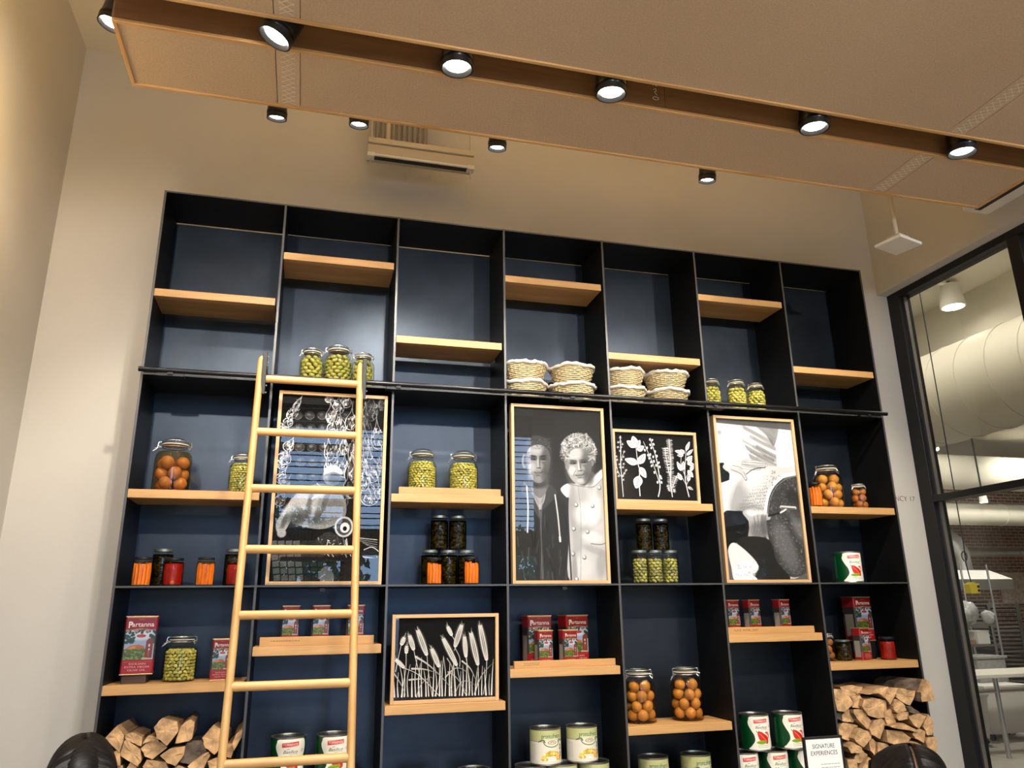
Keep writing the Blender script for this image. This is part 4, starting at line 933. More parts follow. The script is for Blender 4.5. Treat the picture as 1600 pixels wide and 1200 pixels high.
def clip_body(t, R, H):
    prof = [(0,.0015), (R*.9,.0015), (R*.985,.006), (R,.016), (R,H*.60), (R*.97,H*.67), (R*.86,H*.735), (R*.70,H*.775), (R*.64,H*.80), (R*.64,H*.845), (R*.70,H*.85), (R*.70,H*.865)]
    o = link('glass_body', MB().lathe(prof, 36).mesh('glass_body', M_GLASS, True), t)
    obj('gasket', MB().lathe([(R*.60,H*.866), (R*.73,H*.866), (R*.73,H*.88), (R*.60,H*.88)], 28), M_GASK, t, smooth=True)
    obj('glass_lid', MB().lathe([(R*.66,H*.88), (R*.74,H*.885), (R*.75,H*.915), (R*.66,H*.935), (R*.60,H*.965), (R*.5,H*.985), (0,H*.985)], 32), M_LID, t, smooth=True)
    w = MB(); ring = lambda z, r: [(r*math.cos(a*PI/12), r*math.sin(a*PI/12), z) for a in range(24)]
    w.tube(ring(H*.83, R*.665), .0022, 5, True); w.tube(ring(H*.935, R*.70), .0022, 5, True)
    for sx in (-1, 1):
        w.tube([(sx*R*.70,0,H*.935), (sx*R*.86,-R*.05,H*.93), (sx*R*.88,-R*.08,H*.86), (sx*R*.68,-R*.05,H*.83)], .0020, 5)
    w.tube([(-R*.7,-R*.1,H*.83), (-R*1.02,-R*.28,H*.80), (-R*1.12,-R*.3,H*.74), (-R*.9,-R*.2,H*.80), (-R*.88,-R*.1,H*.90)], .0022, 5)
    w.tube([(R*.75,-R*.1,H*.86), (R*.92,-R*.2,H*.84), (R*.8,-R*.3,H*.78), (R*.7,-R*.2,H*.83)], .0020, 5)
    obj('wire_bail', w, M_WIRE, t, smooth=True)
def liquid(t, R, z0, z1, mat, neck=None):
    p = [(0,.004), (R*.95,.004), (R*.975,.014), (R*.975,min(z1, neck*.60) if neck else z1)]
    if neck and z1 > neck*.62: p += [(R*.93,neck*.68), (R*.82,min(z1, neck*.735))]
    p += [(0, p[-1][1]+.0005)]
    obj('brine', MB().lathe(p, 32), mat, t, smooth=True)
def shell(R, z0, z1, rx, rz, rnd, layers=2):
    out = []; z = z0+rz; k = 0
    while z < z1-rz*.4:
        for ly in range(layers):
            rr = R-rx-.001-ly*rx*1.9
            if rr < rx*.5:
                if ly and rr > -rx*.6: out.append((0, 0, z))
                break
            n = max(3, int(2*PI*rr/(2*rx*1.02)))
            for i in range(n):
                a = 2*PI*(i+.5*(k % 2)+.15*rnd.random())/n
                out.append((rr*math.cos(a), rr*math.sin(a), z+rnd.uniform(-.12,.12)*rz))
        z += rz*1.62; k += 1
    return out
def olives(t, R, z0, z1, rx, rl, mat, seed, front=True, name='olives', mats=None, top=None):
    rnd = random.Random(seed); mb = MB()
    def put(p):
        a = math.atan2(p[1], p[0]); q = Matrix.Rotation(rnd.uniform(-.9,.9), 3, 'X').to_quaternion()
        rot = Matrix.Rotation(a+PI/2, 3, 'Z').to_quaternion() @ Matrix.Rotation(rnd.uniform(-.7,.7), 3, 'Y').to_quaternion()
        mb.ball(p, (rl, rx, rx), rot, 2 if rl > .012 else 1, mi=(rnd.randrange(len(mats)) if mats else 0))
    for p in shell(R-.003, z0, z1, rl*.86, rx, rnd, 1): put(p)
    if top:
        for p in shell(R*.82, z1-.004, top, rl*.86, rx, rnd, 2): put(p)
    core = MB().lathe([(0,z0+.003), (R-2*rx-.004,z0+.003), (R-2*rx-.004,z1-.006), (0,z1-.006)], 16)
    b = len(mb.v); mb.v += core.v; mb.f += [tuple(b+i for i in f) for f in core.f]; mb.m += core.m
    ml = list(mats or [mat])+[M_CORE]; mb.m[-len(core.m):] = [len(ml)-1]*len(core.m)
    obj(name, mb, ml, t, smooth=True, kind='stuff')
def olive_jar(label, loc, R, H, rx, rl, mat, brine, seed, group=None):
    t = thing('olive_jar', label, 'jar', loc, group); clip_body(t, R, H); liquid(t, R, 0, H*.72, brine, H)
    olives(t, R, .006, H*.63, rx, rl, mat, seed, top=H*.73, mats=[mat, mat, M_OL2, M_OL3]); return t
# small olives packed tight
olive_jar('clip-top jar of small green olives beside the big jar of brown fruit', (.487, .10, 2.055), .058, .200, .0068, .0088, M_OLIVE, L_YEL, 1)
olive_jar('left clip-top jar of yellow-green olives on the third column board', (1.379, .14, 2.063), .077, .257, .0078, .0108, M_OLIVEY, L_YEL, 2, 'olive jars in the third column')
olive_jar('right clip-top jar of yellow-green olives on the third column board', (1.600, .14, 2.063), .079, .255, .0078, .0108, M_OLIVEY, L_YEL, 3, 'olive jars in the third column')
olive_jar('squat clip-top jar of yellow olives between two red oil tins, lower left', (.292, .135, 1.21), .072, .205, .0085, .0112, M_OLIVEY, L_YEL, 4)
# large green olives, each olive a thing of its own in the ladder-top jars
oval = MB().ball((0,0,0), (.0172,.0118,.0118), sub=2).mesh('green_olive', M_GREENO, True)
def big_olive_jar(label, loc, R, H, seed, which, k=1.0):
    t = thing('olive_jar', label, 'jar', loc, 'jars of large green olives above the ladder'); clip_body(t, R, H); liquid(t, R, 0, H*.72, L_YEL, H)
    rnd = random.Random(seed); P = shell(R-.003, .005, H*.655, .0155, .0118, rnd, 1) + shell(R*.80, H*.655, H*.74, .0155, .0118, rnd, 1)
    for p in P:
        o = link('green_olive', oval, None, (loc[0]+p[0], loc[1]+p[1], loc[2]+p[2]))
        a = math.atan2(p[1], p[0]); o.rotation_euler = (rnd.uniform(-.3,.3), rnd.uniform(-.8,.8), a+PI/2+rnd.uniform(-.2,.2))
        tag(o, 'large green olive inside the '+which, 'olive', 'olives in the '+which)
    obj('olive_core', MB().lathe([(0,.008), (R-.032,.008), (R-.032,H*.62), (0,H*.62)], 14), M_CORE, t, kind='stuff')  # added filler behind the olives, its dark colour deepens the gaps like shade
big_olive_jar('left one of three clip-top jars of large green olives above the ladder rungs', (.785, .10, ZR), .062, .215, 11, 'left jar above the ladder')
big_olive_jar('tallest, middle one of three clip-top jars of large green olives above the ladder', (.920, .145, ZR), .077, .255, 12, 'tall middle jar above the ladder')
big_olive_jar('right one of three clip-top olive jars, behind the ladder stile top', (1.047, .09, ZR), .060, .204, 13, 'right jar above the ladder')
olive_jar('left one of three clip-top olive jars in the sixth column, by the divider', (3.095, .10, ZR), .057, .200, .0098, .0138, M_OLIVEY, L_YEL, 14, 'olive jars in the sixth column')
olive_jar('middle one of three clip-top olive jars in the sixth column', (3.262, .10, ZR), .060, .205, .0098, .0138, M_OLIVEY, L_YEL, 15, 'olive jars in the sixth column')
olive_jar('right one of three clip-top olive jars in the sixth column', (3.400, .11, ZR), .058, .195, .0098, .0138, M_OLIVEY, L_YEL, 16, 'olive jars in the sixth column')
# large fruit jars: every fruit is a thing
fr = {}
def orange_jar(label, loc, R, H, r, mat, brine, seed, which, fruit='preserved_orange', flabel='preserved whole orange'):
    t = thing('fruit_jar', label, 'jar', loc); clip_body(t, R, H); liquid(t, R, 0, H*.73, brine, H)
    rnd = random.Random(seed); z = r+.008; k = 0; key = (mat.name, r)
    if key not in fr: fr[key] = [MB().ball((0,0,0), (r,r,r*.94), sub=3, bump=.02, seed=s).mesh(fruit, mat, True) for s in (1, 2)]
    while z < H*.70:
        rr = (R-r-.006)*(1.0 if z < H*.62 else .86); n = max(3, int(PI/math.asin(min(.99, r*.98/rr)))) if rr > r else 2
        for i in range(n):
            a = 2*PI*(i+.5*(k % 2)+.12*rnd.random())/n-.5
            o = link(fruit, rnd.choice(fr[key]), None, (loc[0]+rr*math.cos(a), loc[1]+rr*math.sin(a), loc[2]+z+rnd.uniform(-.003,.003)), (rnd.uniform(0,6), rnd.uniform(0,6), rnd.uniform(0,6)))
            tag(o, flabel+' inside the '+which, 'fruit', flabel+'s in the '+which)
        z += r*1.62; k += 1
orange_jar('large clip-top jar of brown preserved fruit, far left', (.172, .11, 2.055), .085, .262, .0315, M_BROWNF, L_BRN, 21, 'large jar at the far left', 'preserved_fruit', 'brown preserved fruit')
orange_jar('large clip-top jar of oranges in the rightmost column', (3.838, .13, 2.05), .086, .275, .0290, M_ORANGE, L_ORG, 22, 'large jar in the rightmost column')
orange_jar('left one of two large clip-top jars of oranges in the fifth column', (2.535, .135, .935), .083, .272, .0285, M_ORANGE, L_BRN, 23, 'left orange jar of the fifth column')
orange_jar('right one of two large clip-top jars of oranges in the fifth column', (2.805, .14, .935), .085, .272, .0285, M_ORANGE, L_BRN, 24, 'right orange jar of the fifth column')
orange_jar('small clip-top jar of brown fruit, right end of the rightmost column board', (4.035, .11, 2.05), .052, .160, .0225, M_BROWNF, L_BRN, 25, 'small jar at the right end', 'preserved_fruit', 'brown preserved fruit')

# twist-top jars
def twist_body(t, R, H, lid):
    obj('glass_body', MB().lathe([(0,.0015), (R*.92,.0015), (R,.008), (R,H*.76), (R*.95,H*.83), (R*.84,H*.875), (R*.84,H*.93)], 30), M_GLASS, t, smooth=True)
    obj('lid', MB().lathe([(0,H*.925), (R*.9,H*.925), (R*.9,H*.99), (R*.84,H), (0,H)], 30), lid, t, smooth=True)
def carrot_jar(label, loc, R=.041, H=.130, group='jars of carrots', lid=M_BLKLID):
    t = thing('carrot_jar', label, 'jar', loc, group); twist_body(t, R, H, lid); liquid(t, R, 0, H*.86, L_ORG)
    mb = MB(); rnd = random.Random(int(loc[0]*1000)); n = 11
    for i in range(n):
        a = 2*PI*i/n; rr = R*.74; mb.tube([(rr*math.cos(a), rr*math.sin(a), .006), (rr*math.cos(a+.1), rr*math.sin(a+.1), H*.5), (rr*math.cos(a), rr*math.sin(a), H*rnd.uniform(.74,.82))], [R*.17, R*.21, R*.16], 7)
    mb.lathe([(0,.006), (R*.6,.006), (R*.6,H*.76), (0,H*.76)], 10)
    obj('carrots', mb, M_CARROT, t, smooth=True, kind='stuff'); return t
cj = carrot_jar('jar of orange carrots, leftmost on the middle steel plate', (.095, .09, ZM))
dup(cj, (.366, .10, ZM), 'jar of orange carrots standing alone in the first column', rz=.5)
dup(cj, (1.438, .06, ZM), 'left jar of bright carrots in front of the dark olive jars', rz=1.0, scale=(.93,.93,1.0))
dup(cj, (1.628, .06, ZM), 'right jar of bright carrots in front of the dark olive jars', rz=2.0, scale=(.93,.93,1.04))
dup(cj, (3.672, .035, 2.05), 'small jar of carrots beside the large orange jar, rightmost column', rz=2.6, scale=(.92,.92,1.08))
def packed_jar(label, loc, R, H, mats, brine, lid, group, rx=.0075, rl=.0105, seed=1, red=False):
    t = thing('pickle_jar', label, 'jar', loc, group); twist_body(t, R, H, lid); liquid(t, R, 0, H*.85, brine)
    if red:
        mb = MB(); rnd = random.Random(seed)
        mb.lathe([(0,.006), (R*.86,.006), (R*.9,.02), (R*.88,H*.4), (R*.91,H*.6), (R*.86,H*.78), (0,H*.79)], 20)
        for k in range(14): a = rnd.uniform(0, 6.28); z = rnd.uniform(.02, H*.65); mb.ball((R*.78*math.cos(a), R*.78*math.sin(a), z), (R*.15, R*.15, R*rnd.uniform(.2,.5)), None, 2)
        obj('peppers', mb, M_TOMATO, t, smooth=True, kind='stuff')
        obj('garlic_clove', MB().ball((R*.1, -R*.84, .014), (.010,.005,.010), sub=2), plain('garlic', (.7,.5,.3), .5), t, smooth=True)
    else: olives(t, R, .005, H*.80, rx, rl, None, seed, mats=mats)
    return t
rj = packed_jar('jar of red peppers between the carrot jars, first column', (.228, .09, ZM), .045, .126, None, L_RED, M_BLKLID, 'jars of red peppers', seed=3, red=True)
dup(rj, (.498, .075, ZM), 'jar of red peppers in front of a tall dark jar by the ladder', rz=.7, scale=(.88,.88,.96))
dk = packed_jar('tall dark jar of olives behind the leftmost carrots', (.160, .20, ZM), .046, .175, [M_OLIVED, M_OLIVEM], L_DK, M_SILLID, 'tall dark olive jars', seed=5)
dup(dk, (.483, .185, ZM), 'tall dark jar of olives behind the red jar by the ladder', rz=1.0)
for i, (x, z, lb) in enumerate(((1.433, ZM, 'bottom left of the five stacked in the third column'), (1.529, ZM, 'bottom middle of the five stacked in the third column'), (1.623, ZM, 'bottom right of the five stacked in the third column'), (1.479, ZM+.1765, 'top left of the five stacked in the third column'), (1.577, ZM+.1765, 'top right of the five stacked in the third column'))):
    dup(dk, (x, .17, z), 'tall dark jar of olives, '+lb, rz=i*1.3)
mj = packed_jar('tall jar of green olives, bottom left of the stack in the fifth column', (2.565, .10, ZM), .0445, .176, [M_OLIVEM, M_OLIVEM, M_OLIVE], L_CLR, M_SILLID, 'stacked olive jars in the fifth column', .0095, .014, 6)
dup(mj, (2.655, .10, ZM), 'tall jar of green olives, bottom middle of the stack in the fifth column', rz=1.2)
dup(mj, (2.746, .10, ZM), 'tall jar of green olives, bottom right of the stack in the fifth column', rz=2.5)
dup(dk, (2.605, .11, ZM+.1765), 'tall dark jar of olives, top left of the stack in the fifth column', 'stacked olive jars in the fifth column', rz=.4, scale=(.96,.96,.97))
dup(dk, (2.706, .11, ZM+.1765), 'tall dark jar of olives, top right of the stack in the fifth column', 'stacked olive jars in the fifth column', rz=2.4, scale=(.96,.96,.97))
# lower right cluster
orange_jar('narrow jar of brown fruit at the left end of the lower right board', (3.700, .14, 1.2), .045, .155, .0215, M_BROWNF, L_BRN, 26, 'narrow jar on the lower right board', 'preserved_fruit', 'brown preserved fruit')
packed_jar('small jar of dark green olives beside a red oil tin, lower right', (3.790, .12, 1.2), .043, .112, [M_OLIVED, M_OLIVEM, M_OLIVE], L_DK, M_SILLID, 'small jars lower right', seed=8)
dup(rj, (4.062, .09, 1.2), 'jar of red peppers in front of the large tin, lower right', rz=2.0, scale=(1.0,1.0,.98))

# ------------------------------------------------------------------ oil tins
M_TINP = img_mat('tin_print', art_tin(), .32, .5)
def make_tin(label, loc, W, D, H, group, rz=0):
    t = thing('oil_tin', label, 'tin', loc, group, rz); w, d = W/2, D/2
    b = MB(); c = .008
    for z0, z1, mi in ((.003, H*.26, 1), (H*.26, H*.76, 0), (H*.76, H-.003, 1)):
        P = [(-w+c,-d), (w-c,-d), (w,-d+c), (w,d-c), (w-c,d), (-w+c,d), (-w,d-c), (-w,-d+c)]; n = len(b.v)
        b.v += [(x, y, z0) for x, y in P]+[(x, y, z1) for x, y in P]
        for i in range(8): b.f.append((n+i, n+(i+1) % 8, n+8+(i+1) % 8, n+8+i)); b.m.append(mi)
        b.f.append(tuple(n+i for i in reversed(range(8)))); b.m.append(mi); b.f.append(tuple(n+8+i for i in range(8))); b.m.append(mi)
    obj('tin_body', b, [M_DKGRN, M_RED], t)
    link('printed_front', print_plane('printed_front', -w+c*.7, w-c*.7, .004, H-.004, -d-.0006, M_TINP), t)
    link('printed_back', print_plane('printed_back', -w+c*.7, w-c*.7, .004, H-.004, -d-.0006, M_TINP), t, rot=(0, 0, PI))
    obj('side_label', MB().box(-w-.0005, -w, -d*.6, d*.6, H*.1, H*.6), plain('tin_side_label', (.30,.27,.22), .4), t)
    obj('rim', MB().box(-w-.001, w+.001, -d-.0012, d+.0012, 0, .005), M_GOLD, t, bevel=.002); obj('rim', MB().box(-w-.001, w+.001, -d-.0012, d+.0012, H-.005, H), M_GOLD, t, bevel=.002)
    return t
g1 = 'large red olive oil tins'; g2 = 'small red olive oil tins'
TL = make_tin('large red illustrated olive oil tin on a dark block, far left', (.118, .12, 1.247), .132, .10, .248, g1, .12)
o = obj('riser_block', MB().box(-.05, .05, -.04, .04, 0, .037), plain('dark_wood_block', (.06, .028, .018), .6), None, (.115, .12, 1.21), bevel=.002)
tag(o, 'dark wooden block under the large tin, far left', 'block')
dup(TL, (2.005, .20, 1.222), 'large red oil tin at the back left of the middle column board', rz=.05)
dup(TL, (2.205, .20, 1.222), 'large red oil tin at the back right of the middle column board', rz=.2)
dup(TL, (3.985, .21, 1.30), 'large red oil tin raised behind jars, lower right', rz=.14)
o = obj('riser_block', MB().box(-.06, .06, -.045, .045, 0, .10), M_BLACK, None, (3.985, .21, 1.20), bevel=.002)
tag(o, 'black block raising the large tin, lower right', 'block')
TS = make_tin('small red illustrated olive oil tin right of the squat olive jar', (.468, .14, 1.21), .088, .062, .180, g2, .08)
SM = [(.765, .13, 1.353, 'first of three small tins behind the ladder', 0.0), (.905, .13, 1.353, 'middle of three small tins behind the ladder', 0.0), (1.068, .13, 1.353, 'third of three small tins, behind the ladder stile', 0.0),
      (2.012, .105, 1.222, 'small tin in front of the left large tin, middle column', .1), (2.142, .10, 1.222, 'small tin in front of the right large tin, middle column', .16),
      (3.105, .13, 1.357, 'first of three shaded small tins in the sixth column', .1), (3.235, .13, 1.357, 'middle of three shaded small tins in the sixth column', .25), (3.425, .13, 1.357, 'last of three shaded small tins in the sixth column', .28),
      (3.905, .105, 1.2, 'small tin between jars on the lower right board', .28)]
for x, y, z, lb, rz in SM: dup(TS, (x, y, z), 'red olive oil tin, '+lb, rz=rz, scale=((.95, .95, .98) if z < 1.3 and x > 1.5 else (.93, .93, 1.0)))

# ------------------------------------------------------------------ food cans
M_CAN1 = img_mat('tomato_can_print', art_tomato_can(), .35, .5); M_CAN2 = img_mat('artichoke_can_print', art_artichoke_can(), .35, .5)
def make_can(label, loc, R, H, pm, group, rz=0):
    t = thing('food_can', label, 'can', loc, group, rz)
    pr = [(0,.004), (R*.9,.004), (R*.94,.0), (R,.0), (R*1.005,.003), (R*.985,.006)]
    for k in range(7): z = H*(.30+.07*k); pr += [(R*.985,z-.003), (R*.972,z), (R*.985,z+.003)]
    pr += [(R*.985,H-.006), (R*1.005,H-.003), (R,H), (R*.94,H), (R*.92,H-.006), (0,H-.006)]
    obj('can_body', MB().lathe(pr[:-1]+[(R*.90,H-.0065)], 40), M_CANTOP, t, smooth=True)
    obj('can_end', MB().lathe([(0,H-.006), (R*.5,H-.0065), (R*.925,H-.0055)], 36), M_CANLID, t, smooth=True)
    link('paper_label', curved_print('paper_label', R*.992, .0075, H-.0075, -PI*1.5, PI*.5, pm, 48), t)
    return t
Rc = .0775
tc = make_can('green and white tomato can alone in the rightmost column', (3.885, .11, ZM), Rc, .174, M_CAN1, 'green and white tomato cans', -1.34)
for x, y, z, lb, rz in ((3.176, .115, ZBOT+.179, 'left one of the upper pair in the sixth column', -1.32), (3.372, .105, ZBOT+.179, 'right one of the upper pair in the sixth column', -1.25),
                        (3.095, .12, ZBOT, 'bottom row left in the sixth column', -1.3), (3.270, .12, ZBOT, 'bottom row middle in the sixth column', -1.28), (3.445, .12, ZBOT, 'bottom row right in the sixth column, behind the sign', -1.2),
                        (.790, .12, ZBOT+.19, 'left one seen through the ladder', -1.08), (.990, .12, ZBOT+.19, 'right one behind the ladder stile', -1.12), (.90, .2, ZBOT, 'lower left one under the pair behind the ladder', .3), (1.07, .2, ZBOT, 'lower right one under the pair behind the ladder', .1)):
    if z == ZBOT and x < 1.2: continue
    dup(tc, (x, y, z), 'green and white tomato can, '+lb, rz=rz)
o = obj('display_crate', MB().box(-.24, .24, -.10, .10, 0, .012).box(-.24, -.228, -.10, .10, .012, .19).box(.228, .24, -.10, .10, .012, .19).box(-.228, .228, .09, .10, .012, .19).box(-.24, .24, -.10, .10, .178, .19), M_BLACK, None, (.90, .14, ZBOT)); tag(o, 'low black crate under the tomato cans behind the ladder', 'crate')
ac = make_can('cream artichoke can, left one of the upper pair in the middle column', (2.012, .115, ZBOT+.179), Rc, .163, M_CAN2, 'cream artichoke cans', -1.42)
for x, y, z, lb, rz in ((2.205, .12, ZBOT+.179, 'right one of the upper pair in the middle column', .12), (1.935, .12, ZBOT, 'bottom row left in the middle column', -.1), (2.096, .12, ZBOT, 'bottom row middle in the middle column', .2), (2.262, .12, ZBOT, 'bottom row right in the middle column', .1),
                        (1.40, .12, ZBOT, 'left one in the third column, only its top in view', 0), (1.652, .12, ZBOT, 'right one in the third column, only its top in view', 0),
                        (2.588, .13, ZBOT, 'left one in the fifth column', -.05), (2.826, .13, ZBOT, 'right one in the fifth column', .2)):
    dup(ac, (x, y, z), 'cream artichoke can, '+lb, rz=rz-1.52, scale=((1, 1, 1.09) if z == ZBOT else None))

# ------------------------------------------------------------------ bread baskets
def basket_proto(label, loc):
    t = thing('bread_basket', label, 'basket', loc, 'lined bread baskets'); H = .105; r0, r1 = .090, .126
    n = 9; S_ = 30; wk = MB()
    for j in range(n):
        z = .008+(H-.024)*j/(n-1); r = r0+(r1-r0)*(z/H)**.8
        wk.tube([((r+.0035*math.cos(PI*(i+j)))*math.cos(2*PI*i/(S_*1.0)), (r+.0035*math.cos(PI*(i+j)))*math.sin(2*PI*i/S_), z) for i in range(S_)], .0042, 5, True)
    obj('woven_strands', wk, M_WICK, t, smooth=True, kind='stuff')
    st = MB()
    for i in range(S_):
        a = 2*PI*i/S_; st.tube([(r*math.cos(a), r*math.sin(a), z) for r, z in ((r0*.96,.004), ((r0+r1)/2*1.005,H*.45), (r1,H*.92))], .0026, 4)
    obj('stakes', st, M_WICK, t, kind='stuff')
    obj('base', MB().lathe([(0,.0), (r0*.98,.0), (r0*.98,.006), (0,.006)], 30), M_WICK, t, smooth=True)
    rim = MB(); N_ = 60; rnd = random.Random(4); ph = [rnd.uniform(0,6) for _ in range(4)]
    rim.tube([((r1+.003*math.sin(5*a+ph[0])+.002*math.sin(13*a+ph[2]))*math.cos(a), (r1+.003*math.sin(5*a+ph[0]))*math.sin(a), H*.93+.004*math.sin(4*a+ph[1])+.0025*math.sin(11*a+ph[3])) for a in [2*PI*i/N_ for i in range(N_)]], [.0105+.002*math.sin(i*1.7)+.0012*math.sin(i*3.1) for i in range(N_)], 10, True)
    obj('cloth_rim', rim, M_CLOTH, t, smooth=True)
    obj('cloth_liner', MB().lathe([(0,.010), (r0*.9,.010), (r1*.96,H*.93), (r1*.93,H*.95), (r0*.87,.014), (0,.014)], 40), M_CLOTH, t, smooth=True)
    return t
bp = basket_proto('lined bread basket, lower left one in the middle column', (1.952, .16, ZR))
for x, y, k, lb in ((1.952, .16, 1, 'upper left one in the middle column'), (2.235, .15, 0, 'lower right one in the middle column'), (2.235, .15, 1, 'upper right one in the middle column'),
                    (2.553, .16, 0, 'lower left one in the fifth column'), (2.553, .16, 1, 'upper left one in the fifth column'), (2.825, .15, 0, 'lower right one in the fifth column'), (2.825, .15, 1, 'upper right one in the fifth column')):
    dup(bp, (x, y, ZR+.110*k), 'lined bread basket, '+lb, rz=x*7+k)

# ------------------------------------------------------------------ firewood
M_CUT = plain('split_log_end', (.58, .35, .165), .85, noise=.42, nscale=26, bump=1.0, bscale=60)
M_CUT2 = wood('split_log_side', (.22, .12, .05), (.48, .30, .15), 'Y', .8, 1.2)
M_LBARK = plain('log_bark', (.12, .085, .06), .9, noise=.6, nscale=22, bump=1.0, bscale=30)
LEFT_LOGS=[[(0.042,1.002),(0.083,1.051),(0.116,1.008),(0.106,0.944)],[(0.113,1.01),(0.147,1.016),(0.183,0.996),(0.183,0.959),(0.143,0.978),(0.117,0.991)],[(0.106,0.98),(0.125,0.989),(0.18,0.947),(0.192,0.905),(0.179,0.881),(0.108,0.926)],[(0.186,0.967),(0.207,1.002),(0.243,0.993),(0.253,0.972),(0.218,0.978)],[(0.18,0.951),(0.21,0.98),(0.261,0.971),(0.286,0.949),(0.231,0.904),(0.2,0.921)],[(0.229,1.036),(0.258,1.073),(0.32,1.053),(0.329,1.014),(0.288,0.959),(0.246,0.993)],[(0.317,0.964),(0.331,1.031),(0.367,1.059),(0.39,1.045),(0.383,0.982),(0.372,0.97)],[(0.262,0.922),(0.298,0.945),(0.36,0.954),(0.36,0.92),(0.33,0.876),(0.295,0.891)],[(0.342,0.888),(0.364,0.962),(0.428,0.963),(0.449,0.924),(0.381,0.878)],[(0.424,0.98),(0.466,1.029),(0.526,0.992),(0.53,0.962),(0.481,0.909),(0.439,0.941)],[(0.494,0.904),(0.529,0.953),(0.565,0.951),(0.552,0.893)],[(0.552,0.944),(0.562,0.986),(0.591,1.01),(0.589,0.976),(0.563,0.922)],[(0.07,0.94),(0.093,0.951),(0.108,0.942),(0.112,0.893),(0.08,0.891)],[(0.131,0.872),(0.148,0.903),(0.175,0.881),(0.168,0.841)],[(0.196,0.88),(0.21,0.904),(0.287,0.891),(0.303,0.857),(0.252,0.828)],[(0.378,0.869),(0.412,0.909),(0.454,0.923),(0.464,0.906),(0.443,0.857),(0.402,0.835)],[(0.457,0.89),(0.491,0.898),(0.544,0.889),(0.553,0.834),(0.48,0.83)],[(0.064,0.888),(0.117,0.889),(0.131,0.844),(0.079,0.831)],[(0.307,0.861),(0.339,0.876),(0.383,0.857),(0.38,0.803),(0.32,0.815)]]
RIGHT_LOGS=[[(3.628,1.067),(3.698,1.057),(3.744,0.987),(3.677,0.948),(3.631,0.956),(3.626,1.01)],[(3.682,1.072),(3.758,1.078),(3.827,1.067),(3.808,1.023),(3.784,1.027),(3.722,1.027),(3.698,1.047)],[(3.725,1.024),(3.78,1.026),(3.802,1.01),(3.781,0.989),(3.786,0.959),(3.726,0.97),(3.74,0.991)],[(3.794,1.035),(3.862,1.065),(3.932,1.069),(3.912,1.014),(3.901,1.014),(3.858,1.046)],[(3.924,1.064),(3.997,1.062),(3.961,1.019),(3.926,0.98),(3.9,1.016)],[(3.777,1.008),(3.837,1.016),(3.884,1.006),(3.92,0.997),(3.909,0.916),(3.853,0.913),(3.794,0.929),(3.761,0.976)],[(3.979,1.048),(4.009,1.06),(4.101,1.046),(4.083,1.006),(4.051,0.969),(3.99,0.998),(3.969,1.016)],[(4.039,1.058),(4.059,1.087),(4.12,1.107),(4.143,1.101),(4.108,1.05),(4.094,1.05)],[(4.147,1.102),(4.17,1.092),(4.188,0.995),(4.1,0.99),(4.102,1.039)],[(3.935,0.975),(3.955,1.009),(3.987,0.997),(4.024,0.952),(3.955,0.936),(3.935,0.956)],[(3.636,0.945),(3.67,0.944),(3.672,0.901),(3.635,0.916)],[(3.675,0.931),(3.717,0.967),(3.744,0.901),(3.738,0.89),(3.67,0.899)],[(3.722,0.96),(3.773,0.958),(3.824,0.896),(3.79,0.858),(3.738,0.911),(3.722,0.938)],[(3.891,0.946),(3.939,0.96),(3.96,0.89),(3.951,0.877),(3.902,0.874),(3.891,0.909)],[(3.949,0.932),(3.986,0.947),(4.03,0.939),(4.02,0.905),(3.956,0.9),(3.949,0.913)],[(4.012,0.918),(4.071,0.934),(4.127,0.916),(4.069,0.857),(4.032,0.88)],[(4.006,0.969),(4.034,0.969),(4.084,0.938),(4.054,0.929),(4.022,0.941)],[(4.092,0.866),(4.139,0.926),(4.165,0.879),(4.142,0.821),(4.111,0.823),(4.103,0.85)],[(3.632,0.86),(3.675,0.893),(3.767,0.875),(3.696,0.8),(3.63,0.823)],[(3.7,0.817),(3.742,0.868),(3.815,0.838),(3.807,0.812),(3.753,0.772),(3.707,0.801)],[(3.792,0.863),(3.834,0.904),(3.876,0.91),(3.907,0.89),(3.851,0.81),(3.801,0.836)],[(3.881,0.877),(3.973,0.888),(4.049,0.853),(4.05,0.839),(4.001,0.852),(3.913,0.865)],[(4.026,0.832),(4.069,0.857),(4.111,0.839),(4.089,0.784),(4.039,0.81)],[(4.093,0.786),(4.109,0.812),(4.162,0.812),(4.162,0.762),(4.14,0.71),(4.107,0.733)],[(3.661,0.776),(3.698,0.798),(3.748,0.769),(3.737,0.746),(3.676,0.746)],[(3.705,0.718),(3.75,0.768),(3.791,0.729),(3.764,0.694),(3.724,0.694)],[(3.797,0.799),(3.82,0.811),(3.844,0.791),(3.819,0.73),(3.796,0.752)],[(3.656,0.713),(3.713,0.715),(3.714,0.663),(3.657,0.662)],[(3.725,0.667),(3.775,0.724),(3.811,0.698),(3.796,0.647)],[(4.109,0.712),(4.143,0.707),(4.154,0.678),(4.139,0.637),(4.107,0.65)],[(3.882,0.857),(3.983,0.842),(4.031,0.808),(3.969,0.769),(3.878,0.794)],[(3.837,0.794),(3.89,0.786),(3.936,0.736),(3.874,0.698),(3.82,0.732)],[(3.949,0.768),(4.023,0.795),(4.087,0.765),(4.06,0.704),(3.97,0.699)],[(3.884,0.69),(3.932,0.729),(3.986,0.689),(3.957,0.645),(3.89,0.649)],[(3.815,0.696),(3.868,0.693),(3.889,0.655),(3.825,0.639)],[(3.987,0.688),(4.071,0.693),(4.09,0.651),(3.991,0.636)]]
